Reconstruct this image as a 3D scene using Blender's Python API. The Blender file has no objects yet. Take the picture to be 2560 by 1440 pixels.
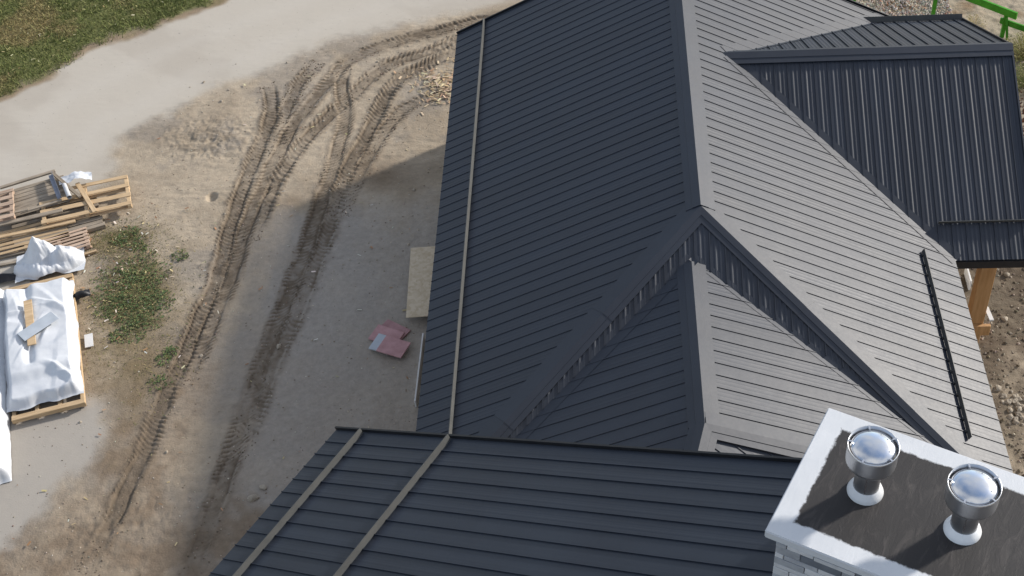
import bpy, bmesh, math, random
import numpy as np
from mathutils import Vector, Matrix, noise as mnoise

random.seed(7); RNG = np.random.default_rng(11)
SC = bpy.context.scene
COL = SC.collection
HR = 5.70                      # height of the main ridge above the ground; the roof below is measured from it

# ------------------------------------------------------------------ camera, sky, sun, exposure
cam_d = bpy.data.cameras.new('camera'); cam = bpy.data.objects.new('camera', cam_d); COL.objects.link(cam)
R_ = Vector((0.99750203, 0.03314123, -0.06238075)); U_ = Vector((0.02064185, 0.70780107, 0.70611016)); F_ = Vector((-0.06755452, 0.70563397, -0.70534891))
cam.matrix_world = Matrix(((R_.x, U_.x, -F_.x, -1.853), (R_.y, U_.y, -F_.y, -20.797), (R_.z, U_.z, -F_.z, 18.654 + HR), (0, 0, 0, 1)))
cam_d.sensor_width = 36; cam_d.lens = 36 * 3530.93 / 2560; cam_d.clip_start = .5; cam_d.clip_end = 2000
SC.camera = cam

SUN_AZ, SUN_EL = math.radians(58), math.radians(24.5)     # azimuth from +Y towards +X
W = bpy.data.worlds.new('World'); SC.world = W; W.use_nodes = True
nt = W.node_tree; nt.nodes.clear()
sky = nt.nodes.new('ShaderNodeTexSky'); sky.sky_type = 'NISHITA'; sky.sun_disc = False
sky.sun_elevation = SUN_EL; sky.sun_rotation = SUN_AZ; sky.air_density = 1.0; sky.dust_density = 1.2; sky.ozone_density = 1.5; sky.altitude = 200
bg = nt.nodes.new('ShaderNodeBackground'); bg.inputs['Strength'].default_value = 0.15
wo = nt.nodes.new('ShaderNodeOutputWorld')
# broken white cloud over the whole sky
tcw = nt.nodes.new('ShaderNodeTexCoord'); sxw = nt.nodes.new('ShaderNodeSeparateXYZ'); nt.links.new(tcw.outputs['Generated'], sxw.inputs[0])
def wm(op, a, b=None):
    q = nt.nodes.new('ShaderNodeMath'); q.operation = op
    for i, v in enumerate((a, b)):
        if v is None: continue
        if isinstance(v, (int, float)): q.inputs[i].default_value = v
        else: nt.links.new(v, q.inputs[i])
    return q.outputs[0]
zc_ = wm('ADD', wm('MAXIMUM', sxw.outputs['Z'], 0.0), .22)
cvw = nt.nodes.new('ShaderNodeCombineXYZ'); nt.links.new(wm('DIVIDE', sxw.outputs['X'], zc_), cvw.inputs[0]); nt.links.new(wm('DIVIDE', sxw.outputs['Y'], zc_), cvw.inputs[1])
nw = nt.nodes.new('ShaderNodeTexNoise'); nw.inputs['Scale'].default_value = 1.3; nw.inputs['Detail'].default_value = 8; nw.inputs['Roughness'].default_value = .55; nt.links.new(cvw.outputs[0], nw.inputs['Vector'])
rw_ = nt.nodes.new('ShaderNodeValToRGB'); rw_.color_ramp.elements[0].position = .40; rw_.color_ramp.elements[1].position = .60; nt.links.new(nw.outputs[0], rw_.inputs[0])
mw = nt.nodes.new('ShaderNodeMix'); mw.data_type = 'RGBA'; nt.links.new(rw_.outputs[0], mw.inputs[0]); nt.links.new(sky.outputs[0], mw.inputs[6]); mw.inputs[7].default_value = (3.3, 3.4, 3.6, 1)
nt.links.new(mw.outputs[2], bg.inputs[0]); nt.links.new(bg.outputs[0], wo.inputs[0])
sl = bpy.data.lights.new('sun', 'SUN'); sl.energy = 3.5; sl.angle = math.radians(3.6); sl.color = (1, .945, .875)
so = bpy.data.objects.new('sun', sl); COL.objects.link(so)
Ldir = Vector((math.sin(SUN_AZ) * math.cos(SUN_EL), math.cos(SUN_AZ) * math.cos(SUN_EL), math.sin(SUN_EL)))
so.rotation_euler = Ldir.to_track_quat('Z', 'Y').to_euler(); so.location = Ldir * 60
vs = SC.view_settings; vs.view_transform = 'Standard'; vs.look = 'None'; vs.gamma = 1; vs.exposure = 0.49; vs.use_curve_mapping = False

# ------------------------------------------------------------------ helpers
def lin(r, g, b):
    f = lambda c: ((c / 255 + .055) / 1.055) ** 2.4 if c > 10 else c / 255 / 12.92
    return (f(r), f(g), f(b), 1)
def obj(name, verts, faces, mat=None, parent=None, smooth=False):
    me = bpy.data.meshes.new(name); me.from_pydata([tuple(v) for v in verts], [], faces); me.update()
    if smooth: me.shade_smooth()
    return link(name, me, mat, parent)
def link(name, me, mat=None, parent=None):
    o = bpy.data.objects.new(name, me); COL.objects.link(o)
    if mat is not None and not me.materials: me.materials.append(mat)
    if parent: o.parent = parent
    return o
def bm_obj(name, bm, mat=None, parent=None, smooth=False):
    me = bpy.data.meshes.new(name); bm.normal_update(); bm.to_mesh(me); bm.free()
    if smooth: me.shade_smooth()
    return link(name, me, mat, parent)
def tag(o, label, cat, group=None):
    o['label'] = label; o['category'] = cat
    if group: o['group'] = group
    return o
def empty(name, loc, rz=0):
    o = bpy.data.objects.new(name, None); COL.objects.link(o); o.location = loc; o.rotation_euler = (0, 0, rz); o.empty_display_size = .2
    return o
def box_vf(c, ax, ay, az, hx, hy, hz):
    c = Vector(c); ax, ay, az = Vector(ax), Vector(ay), Vector(az)
    v = [c + ax * (hx * i) + ay * (hy * j) + az * (hz * k) for k in (-1, 1) for j in (-1, 1) for i in (-1, 1)]
    f = [(0, 2, 3, 1), (4, 5, 7, 6), (0, 1, 5, 4), (2, 6, 7, 3), (0, 4, 6, 2), (1, 3, 7, 5)]
    return v, f
def join_vf(parts):
    V, F = [], []
    for v, f in parts:
        n = len(V); V += list(v); F += [tuple(i + n for i in q) for q in f]
    return V, F
def bar_vf(p0, p1, up, w, h):
    p0, p1, up = Vector(p0), Vector(p1), Vector(up); d = (p1 - p0); L = d.length; d.normalize()
    s = d.cross(up).normalized(); u = s.cross(d)
    return box_vf((p0 + p1) / 2, d, s, u, L / 2, w / 2, h / 2)
def bevel_box(name, size, mat, parent=None, b=.006):
    bm = bmesh.new(); bmesh.ops.create_cube(bm, size=1); bmesh.ops.scale(bm, vec=size, verts=bm.verts)
    bmesh.ops.bevel(bm, geom=bm.edges[:], offset=b, segments=1, affect='EDGES')
    return bm_obj(name, bm, mat, parent)

# value noise for numpy arrays
_LAT = np.random.default_rng(3).random((64, 256, 256)).astype(np.float32)
def vnoise(x, y, sc, seed=0):
    t = _LAT[seed % 64]; x = x / sc + 17.3 * seed; y = y / sc + 9.1 * seed
    xi = np.floor(x).astype(int); yi = np.floor(y).astype(int); fx = x - xi; fy = y - yi
    fx = fx * fx * (3 - 2 * fx); fy = fy * fy * (3 - 2 * fy)
    a = t[xi % 256, yi % 256]; b = t[(xi + 1) % 256, yi % 256]; c = t[xi % 256, (yi + 1) % 256]; d = t[(xi + 1) % 256, (yi + 1) % 256]
    return (a * (1 - fx) + b * fx) * (1 - fy) + (c * (1 - fx) + d * fx) * fy
def fbm(x, y, sc, seed=0, n=4):
    r = 0; a = 1; s = 0
    for i in range(n):
        r = r + a * vnoise(x, y, sc / 2 ** i, seed + i); s += a; a *= .55
    return r / s
def sstep(a, b, x):
    t = np.clip((x - a) / (b - a), 0, 1); return t * t * (3 - 2 * t)

# ------------------------------------------------------------------ materials
def mat_new(name):
    m = bpy.data.materials.new(name); m.use_nodes = True; n = m.node_tree.nodes
    return m, m.node_tree, n['Principled BSDF']
def nd(t, typ, **kw):
    n = t.nodes.new(typ)
    for k, v in kw.items():
        if k.startswith('i_'): n.inputs[k[2:].replace('_', ' ')].default_value = v
        else: setattr(n, k, v)
    return n
def noisy(name, c0, c1, scale=4, rough=.8, bump=.15, bscale=40, detail=6, spec=.3, stretch=None, metallic=0, dist=.01):
    m, t, b = mat_new(name); L = t.links.new
    tc = nd(t, 'ShaderNodeTexCoord'); mp = nd(t, 'ShaderNodeMapping')
    if stretch: mp.inputs['Scale'].default_value = stretch
    oi = nd(t, 'ShaderNodeObjectInfo'); L(tc.outputs['Object'], mp.inputs[0])
    ad = nd(t, 'ShaderNodeVectorMath', operation='ADD'); L(mp.outputs[0], ad.inputs[0]); 
    sc_ = nd(t, 'ShaderNodeMath', operation='MULTIPLY'); sc_.inputs[1].default_value = 37.; L(oi.outputs['Random'], sc_.inputs[0]); L(sc_.outputs[0], ad.inputs[1])
    n1 = nd(t, 'ShaderNodeTexNoise', i_Scale=scale, i_Detail=detail, i_Roughness=.6); L(ad.outputs[0], n1.inputs['Vector'])
    rp = nd(t, 'ShaderNodeValToRGB'); rp.color_ramp.elements[0].color = c0; rp.color_ramp.elements[1].color = c1
    rp.color_ramp.elements[0].position = .32; rp.color_ramp.elements[1].position = .68
    L(n1.outputs[0], rp.inputs[0])
    hs = nd(t, 'ShaderNodeHueSaturation'); L(rp.outputs[0], hs.inputs['Color'])
    mr = nd(t, 'ShaderNodeMapRange'); mr.inputs['To Min'].default_value = .86; mr.inputs['To Max'].default_value = 1.12
    L(oi.outputs['Random'], mr.inputs[0]); L(mr.outputs[0], hs.inputs['Value']); L(hs.outputs[0], b.inputs['Base Color'])
    b.inputs['Roughness'].default_value = rough; b.inputs['Specular IOR Level'].default_value = spec; b.inputs['Metallic'].default_value = metallic
    if bump:
        n2 = nd(t, 'ShaderNodeTexNoise', i_Scale=bscale, i_Detail=4.); L(ad.outputs[0], n2.inputs['Vector'])
        bp = nd(t, 'ShaderNodeBump', i_Strength=bump, i_Distance=dist); L(n2.outputs[0], bp.inputs['Height']); L(bp.outputs[0], b.inputs['Normal'])
    return m

def roof_metal():
    m, t, b = mat_new('charcoal_roof_metal'); L = t.links.new
    tc = nd(t, 'ShaderNodeTexCoord'); oi = nd(t, 'ShaderNodeObjectInfo')
    ge = nd(t, 'ShaderNodeNewGeometry')
    n1 = nd(t, 'ShaderNodeTexNoise', i_Scale=.9, i_Detail=5., i_Roughness=.6); L(ge.outputs['Position'], n1.inputs['Vector'])
    n2 = nd(t, 'ShaderNodeTexNoise', i_Scale=14., i_Detail=4.); L(ge.outputs['Position'], n2.inputs['Vector'])
    rp = nd(t, 'ShaderNodeValToRGB'); rp.color_ramp.elements[0].color = (.008, .013, .025, 1); rp.color_ramp.elements[1].color = (.013, .020, .034, 1)
    rp.color_ramp.elements[0].position = .3; rp.color_ramp.elements[1].position = .7
    L(n1.outputs[0], rp.inputs[0])
    hs = nd(t, 'ShaderNodeHueSaturation'); L(rp.outputs[0], hs.inputs['Color'])
    mr = nd(t, 'ShaderNodeMapRange'); mr.inputs['To Min'].default_value = .9; mr.inputs['To Max'].default_value = 1.1
    L(oi.outputs['Random'], mr.inputs[0]); L(mr.outputs[0], hs.inputs['Value']); L(hs.outputs[0], b.inputs['Base Color'])
    mx = nd(t, 'ShaderNodeMath', operation='ADD'); L(n1.outputs[0], mx.inputs[0]); L(n2.outputs[0], mx.inputs[1])
    m2 = nd(t, 'ShaderNodeMapRange'); m2.inputs['From Min'].default_value = .6; m2.inputs['From Max'].default_value = 1.4
    m2.inputs['To Min'].default_value = .50; m2.inputs['To Max'].default_value = .57; L(mx.outputs[0], m2.inputs[0]); L(m2.outputs[0], b.inputs['Roughness'])
    b.inputs['Specular IOR Level'].default_value = .62
    n3 = nd(t, 'ShaderNodeTexNoise', i_Scale=1.7, i_Detail=2.); L(ge.outputs['Position'], n3.inputs['Vector'])
    bp = nd(t, 'ShaderNodeBump', i_Strength=.25, i_Distance=.02); L(n3.outputs[0], bp.inputs['Height']); L(bp.outputs[0], b.inputs['Normal'])
    return m
M_ROOF = roof_metal()
M_DECK = noisy('roof_underlay', (.02, .02, .022, 1), (.03, .03, .03, 1), rough=.9)
M_WALL = noisy('tan_render_wall', (.26, .21, .16, 1), (.34, .28, .22, 1), scale=1.5, rough=.9, bump=.1)
M_FASCIA = noisy('black_fascia_metal', (.012, .013, .016, 1), (.02, .021, .024, 1), rough=.45, bump=0)
M_TIMBER = noisy('stained_pine_post', (.40, .22, .09, 1), (.54, .32, .15, 1), scale=3, stretch=(6, 6, .6), rough=.6, bump=.1)
M_WHITE = noisy('white_paint', (.62, .61, .59, 1), (.76, .75, .73, 1), scale=2, rough=.6, bump=.08)
M_WOOD = noisy('fresh_pallet_wood', (.42, .29, .16, 1), (.60, .44, .27, 1), scale=2.2, stretch=(1, 8, 8), rough=.8, bump=.2)
M_WOODG = noisy('weathered_grey_wood', (.20, .165, .125, 1), (.36, .30, .23, 1), scale=2.2, stretch=(1, 8, 8), rough=.85, bump=.2)
M_WOODP = noisy('pinkish_pallet_wood', (.40, .28, .20, 1), (.56, .42, .31, 1), scale=2.2, stretch=(1, 8, 8), rough=.85, bump=.2)
M_GREYMET = noisy('galvanised_grey', (.20, .21, .24, 1), (.32, .33, .37, 1), rough=.4, metallic=.6, bump=0)
M_GREEN = noisy('green_fence_paint', (.045, .24, .012, 1), (.075, .34, .022, 1), scale=3, rough=.5, bump=.05)
M_STONE = noisy('pale_stone', (.26, .22, .17, 1), (.44, .38, .30, 1), scale=6, rough=.9, bump=.3)
M_PINK = noisy('pink_foam_board', (.36, .20, .20, 1), (.46, .27, .27, 1), scale=5, rough=.85, bump=.1)
M_PALE = noisy('pale_grey_board', (.42, .46, .50, 1), (.52, .56, .60, 1), scale=3, rough=.7, bump=.05)
M_BLACK = noisy('black_plastic', (.012, .012, .014, 1), (.025, .025, .03, 1), rough=.45, bump=.2)

def osb_mat():
    m, t, b = mat_new('osb_board'); L = t.links.new
    tc = nd(t, 'ShaderNodeTexCoord'); v = nd(t, 'ShaderNodeTexVoronoi', i_Scale=14.); L(tc.outputs['Object'], v.inputs['Vector'])
    n = nd(t, 'ShaderNodeTexNoise', i_Scale=5., i_Detail=6.); L(tc.outputs['Object'], n.inputs['Vector'])
    rp = nd(t, 'ShaderNodeValToRGB'); e = rp.color_ramp.elements; e[0].color = (.42, .32, .20, 1); e[1].color = (.66, .56, .42, 1)
    sp = nd(t, 'ShaderNodeSeparateColor'); L(v.outputs['Color'], sp.inputs[0])
    ad = nd(t, 'ShaderNodeMath', operation='MULTIPLY_ADD'); ad.inputs[1].default_value = .45; L(sp.outputs[0], ad.inputs[0]); 
    n_ = nd(t, 'ShaderNodeMath', operation='MULTIPLY'); n_.inputs[1].default_value = .6; L(n.outputs[0], n_.inputs[0]); L(n_.outputs[0], ad.inputs[2])
    L(ad.outputs[0], rp.inputs[0]); L(rp.outputs[0], b.inputs['Base Color']); b.inputs['Roughness'].default_value = .85
    return m
M_OSB = osb_mat()

def tarp_mat():
    m, t, b = mat_new('white_wrap_plastic'); L = t.links.new
    tc = nd(t, 'ShaderNodeTexCoord'); n = nd(t, 'ShaderNodeTexNoise', i_Scale=2.5, i_Detail=6., i_Roughness=.6); L(tc.outputs['Object'], n.inputs['Vector'])
    rp = nd(t, 'ShaderNodeValToRGB'); e = rp.color_ramp.elements; e[0].color = (.55, .57, .60, 1); e[1].color = (.64, .655, .67, 1); e[0].position = .3; e[1].position = .6
    L(n.outputs[0], rp.inputs[0]); L(rp.outputs[0], b.inputs['Base Color']); b.inputs['Roughness'].default_value = .42
    b.inputs['Specular IOR Level'].default_value = .4
    n2 = nd(t, 'ShaderNodeTexNoise', i_Scale=9., i_Detail=5., i_Distortion=1.2); L(tc.outputs['Object'], n2.inputs['Vector'])
    bp = nd(t, 'ShaderNodeBump', i_Strength=.15, i_Distance=.02); L(n2.outputs[0], bp.inputs['Height']); L(bp.outputs[0], b.inputs['Normal'])
    return m
M_TARP = tarp_mat()

def attr_mat(name, attr, rough=.9, detail=True, sub=False):
    m, t, b = mat_new(name); L = t.links.new
    a = nd(t, 'ShaderNodeAttribute', attribute_name=attr)
    if detail:
        ge = nd(t, 'ShaderNodeNewGeometry')
        n1 = nd(t, 'ShaderNodeTexNoise', i_Scale=7., i_Detail=8., i_Roughness=.7); L(ge.outputs['Position'], n1.inputs['Vector'])
        mr = nd(t, 'ShaderNodeMapRange'); mr.inputs['From Min'].default_value = .3; mr.inputs['From Max'].default_value = .7; mr.inputs['To Min'].default_value = .86; mr.inputs['To Max'].default_value = 1.12
        L(n1.outputs[0], mr.inputs[0])
        for k_in, base in (('To Min', .14), ('To Max', -.12)):
            q_ = nd(t, 'ShaderNodeMath', operation='MULTIPLY_ADD'); L(a.outputs['Alpha'], q_.inputs[0]); q_.inputs[1].default_value = -base; q_.inputs[2].default_value = 1; L(q_.outputs[0], mr.inputs[k_in])
        mu = nd(t, 'ShaderNodeVectorMath', operation='SCALE'); L(a.outputs['Color'], mu.inputs[0]); L(mr.outputs[0], mu.inputs['Scale'])
        L(mu.outputs[0], b.inputs['Base Color'])
        n2 = nd(t, 'ShaderNodeTexNoise', i_Scale=22., i_Detail=6., i_Roughness=.65); L(ge.outputs['Position'], n2.inputs['Vector'])
        gr = nd(t, 'ShaderNodeMath', operation='MULTIPLY'); L(n2.outputs[0], gr.inputs[0]); L(a.outputs['Alpha'], gr.inputs[1])
        bp = nd(t, 'ShaderNodeBump', i_Strength=.6, i_Distance=.03); L(gr.outputs[0], bp.inputs['Height']); L(bp.outputs[0], b.inputs['Normal'])
    else:
        L(a.outputs['Color'], b.inputs['Base Color'])
    b.inputs['Roughness'].default_value = rough; b.inputs['Specular IOR Level'].default_value = .15
    return m
M_GROUND = attr_mat('soil_and_road', 'soil', .95)
M_LEAF = attr_mat('leaf_and_grass', 'tint', .7, detail=False)
M_PEB = attr_mat('pebble_tint', 'tint', .85, detail=False)
def set_tint(me, name, cols):
    at = me.color_attributes.new(name, 'FLOAT_COLOR', 'POINT'); at.data.foreach_set('color', np.asarray(cols, np.float32).ravel())

# ------------------------------------------------------------------ ground
def seg_axis(segs):
    out = []
    for a, b, d in segs: out.append(np.arange(a, b, d))
    return np.concatenate(out + [np.array([segs[-1][1]])])
gx = seg_axis([(-900, -100, 100), (-100, -30, 10), (-30, -23, .5), (-23, -17, .06), (-17, -5.6, .032), (-5.6, 5.4, .5), (5.4, 11.5, .05), (11.5, 30, .8), (30, 100, 10), (100, 901, 100)])
gy = seg_axis([(-900, -100, 100), (-100, -15, 5), (-15, -6, .5), (-6, -1.5, .05), (-1.5, 15.5, .032), (15.5, 21, .07), (21, 40, .6), (40, 100, 8), (100, 901, 100)])
GX, GY = np.meshgrid(gx, gy, indexing='ij'); nx, ny = GX.shape
X, Y = GX.ravel(), GY.ravel()
ROAD_L = [(-23.5, 8.6), (-20.9, 10.55), (-19.55, 11.99), (-18.6, 12.92), (-17.28, 14.47), (-15.53, 15.65), (-14.21, 16.66), (-12.76, 17.94), (-10, 20.5), (-4, 27), (6, 40)]
ROAD_R = [(-16.2, 5.6), (-15.85, 6.92), (-15.3, 8.04), (-15.3, 9.24), (-15.22, 9.85), (-13.67, 11.32), (-11.89, 12.57), (-9.7, 14.05), (-7.97, 14.95), (-5.56, 15.49), (-4.6, 16.08), (-3.14, 17.32), (2, 22), (12, 34)]
PAD = [(-14.12, 0.67), (-13.62, 0.42), (-13.22, -0.79), (-13.32, -1.59), (-13.7, -2.25), (-13.94, -2.99), (-14.83, -3.92), (-15.9, -4.9), (-19, -6), (-19, 1.5), (-16, 1.6)]
TR = [([(-11.62, 12.21), (-11.25, 11.17), (-11.27, 10.12), (-11.4, 8.98), (-11.49, 8.06), (-11.56, 7.16), (-11.64, 6.22), (-11.64, 5.23), (-11.61, 4.21), (-11.77, 3.16), (-11.87, 2.03), (-12.03, 1.0), (-12.18, -0.1), (-12.25, -1.27), (-12.5, -3), (-12.8, -4.6)], 1.0),
      ([(-4.5, 15.4), (-6.02, 14.92), (-6.72, 14.59), (-7.89, 14.12), (-8.81, 13.7), (-9.47, 13.13), (-9.73, 12.37), (-10.09, 11.53), (-10.52, 10.44), (-10.75, 9.3), (-10.94, 8.2), (-11.09, 7.07), (-11.22, 6.13), (-11.25, 5.22), (-11.25, 4.2), (-11.41, 3.08), (-11.55, 2.02), (-11.8, .6)], .9),
      ([(-4.5, 14.9), (-6.09, 14.16), (-6.94, 13.5), (-8.09, 13.06), (-8.62, 12.4), (-9.04, 11.48), (-9.58, 10.67), (-9.98, 9.88), (-10.33, 9.11), (-10.63, 8.16), (-10.77, 7.3), (-10.88, 6.43), (-11.01, 5.51)], .8),
      ([(-9.44, 12.94), (-9.39, 11.77), (-9.12, 10.74), (-9.14, 9.58), (-9.18, 8.64), (-9.28, 7.48), (-9.37, 6.69), (-9.43, 5.61), (-9.56, 4.58), (-9.7, 3.45), (-9.85, 2.24), (-10.02, 0.96), (-10.14, -0.14), (-10.23, -1.07), (-10.28, -1.97), (-10.4, -3.2), (-10.6, -4.8)], 1.0),
      ([(-4.5, 14.4), (-6.06, 13.55), (-7.29, 12.69), (-7.95, 11.95), (-8.16, 10.97), (-8.36, 9.99), (-8.64, 8.95), (-8.83, 7.95), (-8.95, 6.99), (-9.03, 6.05), (-9.12, 5.0), (-9.27, 4.0), (-9.41, 3.03), (-9.63, 1.84), (-9.83, 0.71), (-9.95, -0.5), (-10.12, -1.64)], .9),
      ([(-5.6, 11.9), (-6.72, 11.27), (-7.33, 11.02), (-7.76, 10.4), (-8.05, 9.62), (-8.27, 8.77), (-8.44, 8.1), (-8.65, 7.29), (-8.77, 6.35)], .8),
      ([(-10.2, 13.2), (-10.58, 12.51), (-10.76, 11.75), (-10.92, 10.46), (-10.93, 9.4)], .6)]
def smooth_poly(p, n=3):
    p = np.array(p, float)
    for _ in range(n):
        q = np.empty((2 * len(p) - 2, 2)); q[0::2] = .75 * p[:-1] + .25 * p[1:]; q[1::2] = .25 * p[:-1] + .75 * p[1:]
        p = np.vstack([p[:1], q, p[-1:]])
    return p
def poly_dist(X, Y, P):
    """distance, arc length and signed side to a polyline"""
    P = np.array(P, float); best = np.full(X.shape, 1e9); arc = np.zeros(X.shape); side = np.zeros(X.shape); s0 = 0
    for (ax, ay), (bx, by) in zip(P[:-1], P[1:]):
        dx, dy = bx - ax, by - ay; L = math.hypot(dx, dy) + 1e-9
        tt = ((X - ax) * dx + (Y - ay) * dy) / L ** 2; t = np.clip(tt, 0, 1)
        ex, ey = X - ax - t * dx, Y - ay - t * dy; d = np.hypot(ex, ey); m = d < best
        best = np.where(m, d, best); arc = np.where(m, s0 + t * L, arc); side = np.where(m, np.sign(dx * ey - dy * ex), side); s0 += L
    return best, arc, side
def in_poly(X, Y, P):
    r = np.zeros(X.shape, bool); n = len(P)
    for i in range(n):
        (x1, y1), (x2, y2) = P[i], P[(i + 1) % n]
        c = ((y1 > Y) != (y2 > Y)) & (X < (x2 - x1) * (Y - y1) / (y2 - y1 + 1e-12) + x1); r ^= c
    return r
fine = (X > -26) & (X < 13) & (Y > -8) & (Y < 24)
wx = X + (fbm(X, Y, 1.1, 5) - .5) * .7; wy = Y + (fbm(X, Y, 1.1, 9) - .5) * .7
dL, _, sL = poly_dist(wx, wy, ROAD_L); dR, _, sR = poly_dist(wx, wy, ROAD_R)
sdl = dL * sL + .35; sdr = dR * sR                # + on the left of the line (north-west)
road = sstep(-.15, .15, -sdl) * sstep(-.25, .55, sdr + (fbm(X, Y, .3, 24) - .5) * .4)
grass = sstep(.02, .45, sdl + (fbm(X, Y, .8, 21) - .5) * .8)
verge = sstep(-.15, .1, sdl) * (1 - sstep(.2, .7, sdl))
dP, _, _ = poly_dist(wx, wy, PAD + PAD[:1]); padm = sstep(-.18, .30, np.where(in_poly(wx, wy, PAD), dP, -dP) + (fbm(X, Y, .35, 23) - .5) * .35)
big = fbm(X, Y, 2.6, 2); med = fbm(X, Y, .7, 14); sml = fbm(X, Y, .16, 30, 3)
H = (fbm(X, Y, 3.0, 40) - .5) * .07 + (med - .5) * .035 + (sml - .5) * .018
rough_zone = np.exp(-(((X + 12.9) / 1.3) ** 2 + ((Y - 9.7) / .9) ** 2)) + .45 * np.exp(-(((X + 12.2) / 2.2) ** 2 + ((Y + 3.4) / 1.6) ** 2)) + .5 * np.exp(-(((X + 6.5) / 1.5) ** 2 + ((Y - 13.5) / 1.2) ** 2))
clod = np.abs(fbm(X, Y, .22, 44, 3) - .5) * 2
H += rough_zone * (.5 - clod) * .10
H += (fbm(X * .45, Y * 1.7, .22, 52, 3) - .5) * .03 * sstep(.35, .6, fbm(X, Y, 1.4, 55))
H *= (1 - .85 * road) * (1 - .8 * padm)
mud = np.zeros_like(X)
ii = np.where(fine & (X < -4.4) & (X > -17))[0]
for k, (P, amp) in enumerate(TR):
    P = smooth_poly(P, 2); x, y = X[ii] + (vnoise(X[ii], Y[ii], .5, 50 + k) - .5) * .07, Y[ii] + (vnoise(X[ii], Y[ii], .5, 57 + k) - .5) * .07
    d, s, sd = poly_dist(x, y, P); hw = .175
    xx, yy = X[ii], Y[ii]
    tot = np.max(s); fade = sstep(0, .8, s) * sstep(0, 1.5, tot - s + .001) * (.6 + .4 * sstep(.32, .6, fbm(xx, yy, 1.3, 61 + k))) * (.85 + .15 * sstep(-1.5, 3.0, yy))
    prof = 1 - sstep(hw * .65, hw * 1.15, d)
    rimn = fbm(xx, yy, .22, 71 + k, 3); rim = np.exp(-((d - hw * (1.15 + .5 * rimn)) / (.05 + .05 * rimn)) ** 2)
    per = .125 + .02 * (k % 3)
    lug = np.sin((s + (.8 if k % 2 else -.6) * d * sd + .35 * np.abs(d)) * 2 * np.pi / per + k * 1.7 + 5.5 * vnoise(xx, yy, .6, 12 + k)); lug = np.tanh(lug * 1.6)
    broken = sstep(.36, .62, fbm(xx, yy, .45, 81 + k, 3))
    lugr = np.exp(-((d - hw * 1.15) / .075) ** 2) * broken
    crack = np.exp(-((d - hw * .92) / .028) ** 2) * sstep(.42, .58, fbm(xx, yy, .9, 91 + k))
    h = .85 * amp * fade * (prof * (-.040 + .013 * lug * broken + .03 * (rimn - .5)) + rim * (.014 + .06 * (rimn - .5)) + lugr * .030 * lug - crack * .05)
    H[ii] += h
    mud[ii] = np.maximum(mud[ii], fade * np.clip(prof * (.52 - .12 * lug * broken + .5 * (rimn - .5)) + rim * .34 + lugr * .65 * sstep(.0, .8, -lug) + crack * .5, 0, 1) * (.5 + .5 * amp))
hx, hy = -12.33, 7.23
dd = np.hypot(X - hx, (Y - hy) * .8); H -= .10 * (1 - sstep(.09, .17, dd))
house_in = ((X > -5.2) & (X < 5) & (Y > -9) & (Y < 10))
H[house_in] = -.05
far_soil = fine & (X > 5)
cA = np.array([.40, .33, .245]); cB = np.array([.32, .26, .19]); cMud = np.array([.135, .104, .074]); cRoad = np.array([.465, .42, .355])
cRoad2 = np.array([.42, .375, .315]); cGrass = np.array([.15, .155, .058]); cDry = np.array([.22, .155, .075]); cVerge = np.array([.25, .185, .12])
mixc = lambda a, b, f: a + (b - a) * f[:, None]
C = mixc(np.tile(cA, (len(X), 1)), cB, sstep(.38, .68, big * .5 + med * .5))
C = mixc(C, np.array([.255, .225, .19]), .55 * sstep(.5, .62, fbm(X, Y, 1.9, 19)) * (X < -5))
C = mixc(C, np.array([.325, .295, .26]), .75 * sstep(-11.5, -9.0, X + (med - .5) * 2) * (1 - sstep(5.5, 7.5, Y + (med - .5) * 2)) * (X < 0))  # grey painted into the soil where the house shadow falls, to lift the shade
brown = sstep(-14.2, -12.6, X + (med - .5) * 1.5) * (1 - sstep(.6, 3.2, Y + (med - .5) * 2.5)) * (1 - .8 * sstep(-11.9, -10.9, X + (med - .5) * 1.5)) * (X < -5)  # brown soil, its colour cut back at the shadow edge to soften that contrast
brown = np.maximum(brown, (X < -5) * (1 - sstep(-3.6, -2.2, Y + (med - .5) * 1.6)))
C = mixc(C, np.array([.215, .163, .115]), brown * (.55 + .45 * sstep(.35, .65, fbm(X, Y, .5, 63))))
stain = np.exp(-(((X + 7.8) / .7) ** 2 + ((Y - 7.9) / .5) ** 2)) * .8 + np.exp(-(((X + 10.2) / .35) ** 2 + ((Y - 7.0) / .3) ** 2)) * .5
C = mixc(C, np.array([.17, .125, .085]), np.clip(stain, 0, 1))
C = mixc(C, cB * .78, np.clip(rough_zone, 0, 1) * sstep(.35, .7, sml))
weedz = np.exp(-(((X + 13.7) / 1.1) ** 2 + ((Y - 3.6) / 1.7) ** 2)) + .8 * np.exp(-(((X + 14.6) / .9) ** 2 + ((Y - 5.7) / .6) ** 2)) + .5 * np.exp(-(((X + 12.9) / .9) ** 2 + ((Y - .9) / 1.6) ** 2))
C = mixc(C, np.array([.17, .125, .06]), .75 * sstep(.25, .8, weedz * .7 + med * .45))
C = mixc(C, np.array([.085, .085, .03]), .6 * sstep(.62, .95, weedz * .6 + fbm(X, Y, .5, 26) * .6))
C = mixc(C, cMud, np.clip(mud * 1.7 * (.75 + .6 * (fbm(X, Y, .12, 27, 2) - .2)), 0, .95))
C = mixc(C, cRoad, road); C = mixc(C, cRoad2, road * .9 * sstep(.45, .6, fbm(X * .55 + Y * .5, Y * .6 - X * .1, 1.4, 33)))
wear = np.exp(-((sdr - 1.1 - .25 * vnoise(X, Y, 3., 6)) / .38) ** 2) + np.exp(-((sdr - 2.7 - .25 * vnoise(X, Y, 3., 7)) / .40) ** 2)
C = mixc(C, np.array([.50, .46, .40]), road * np.clip(wear, 0, 1) * .35)
C = mixc(C, np.array([.37, .335, .29]), padm)
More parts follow.
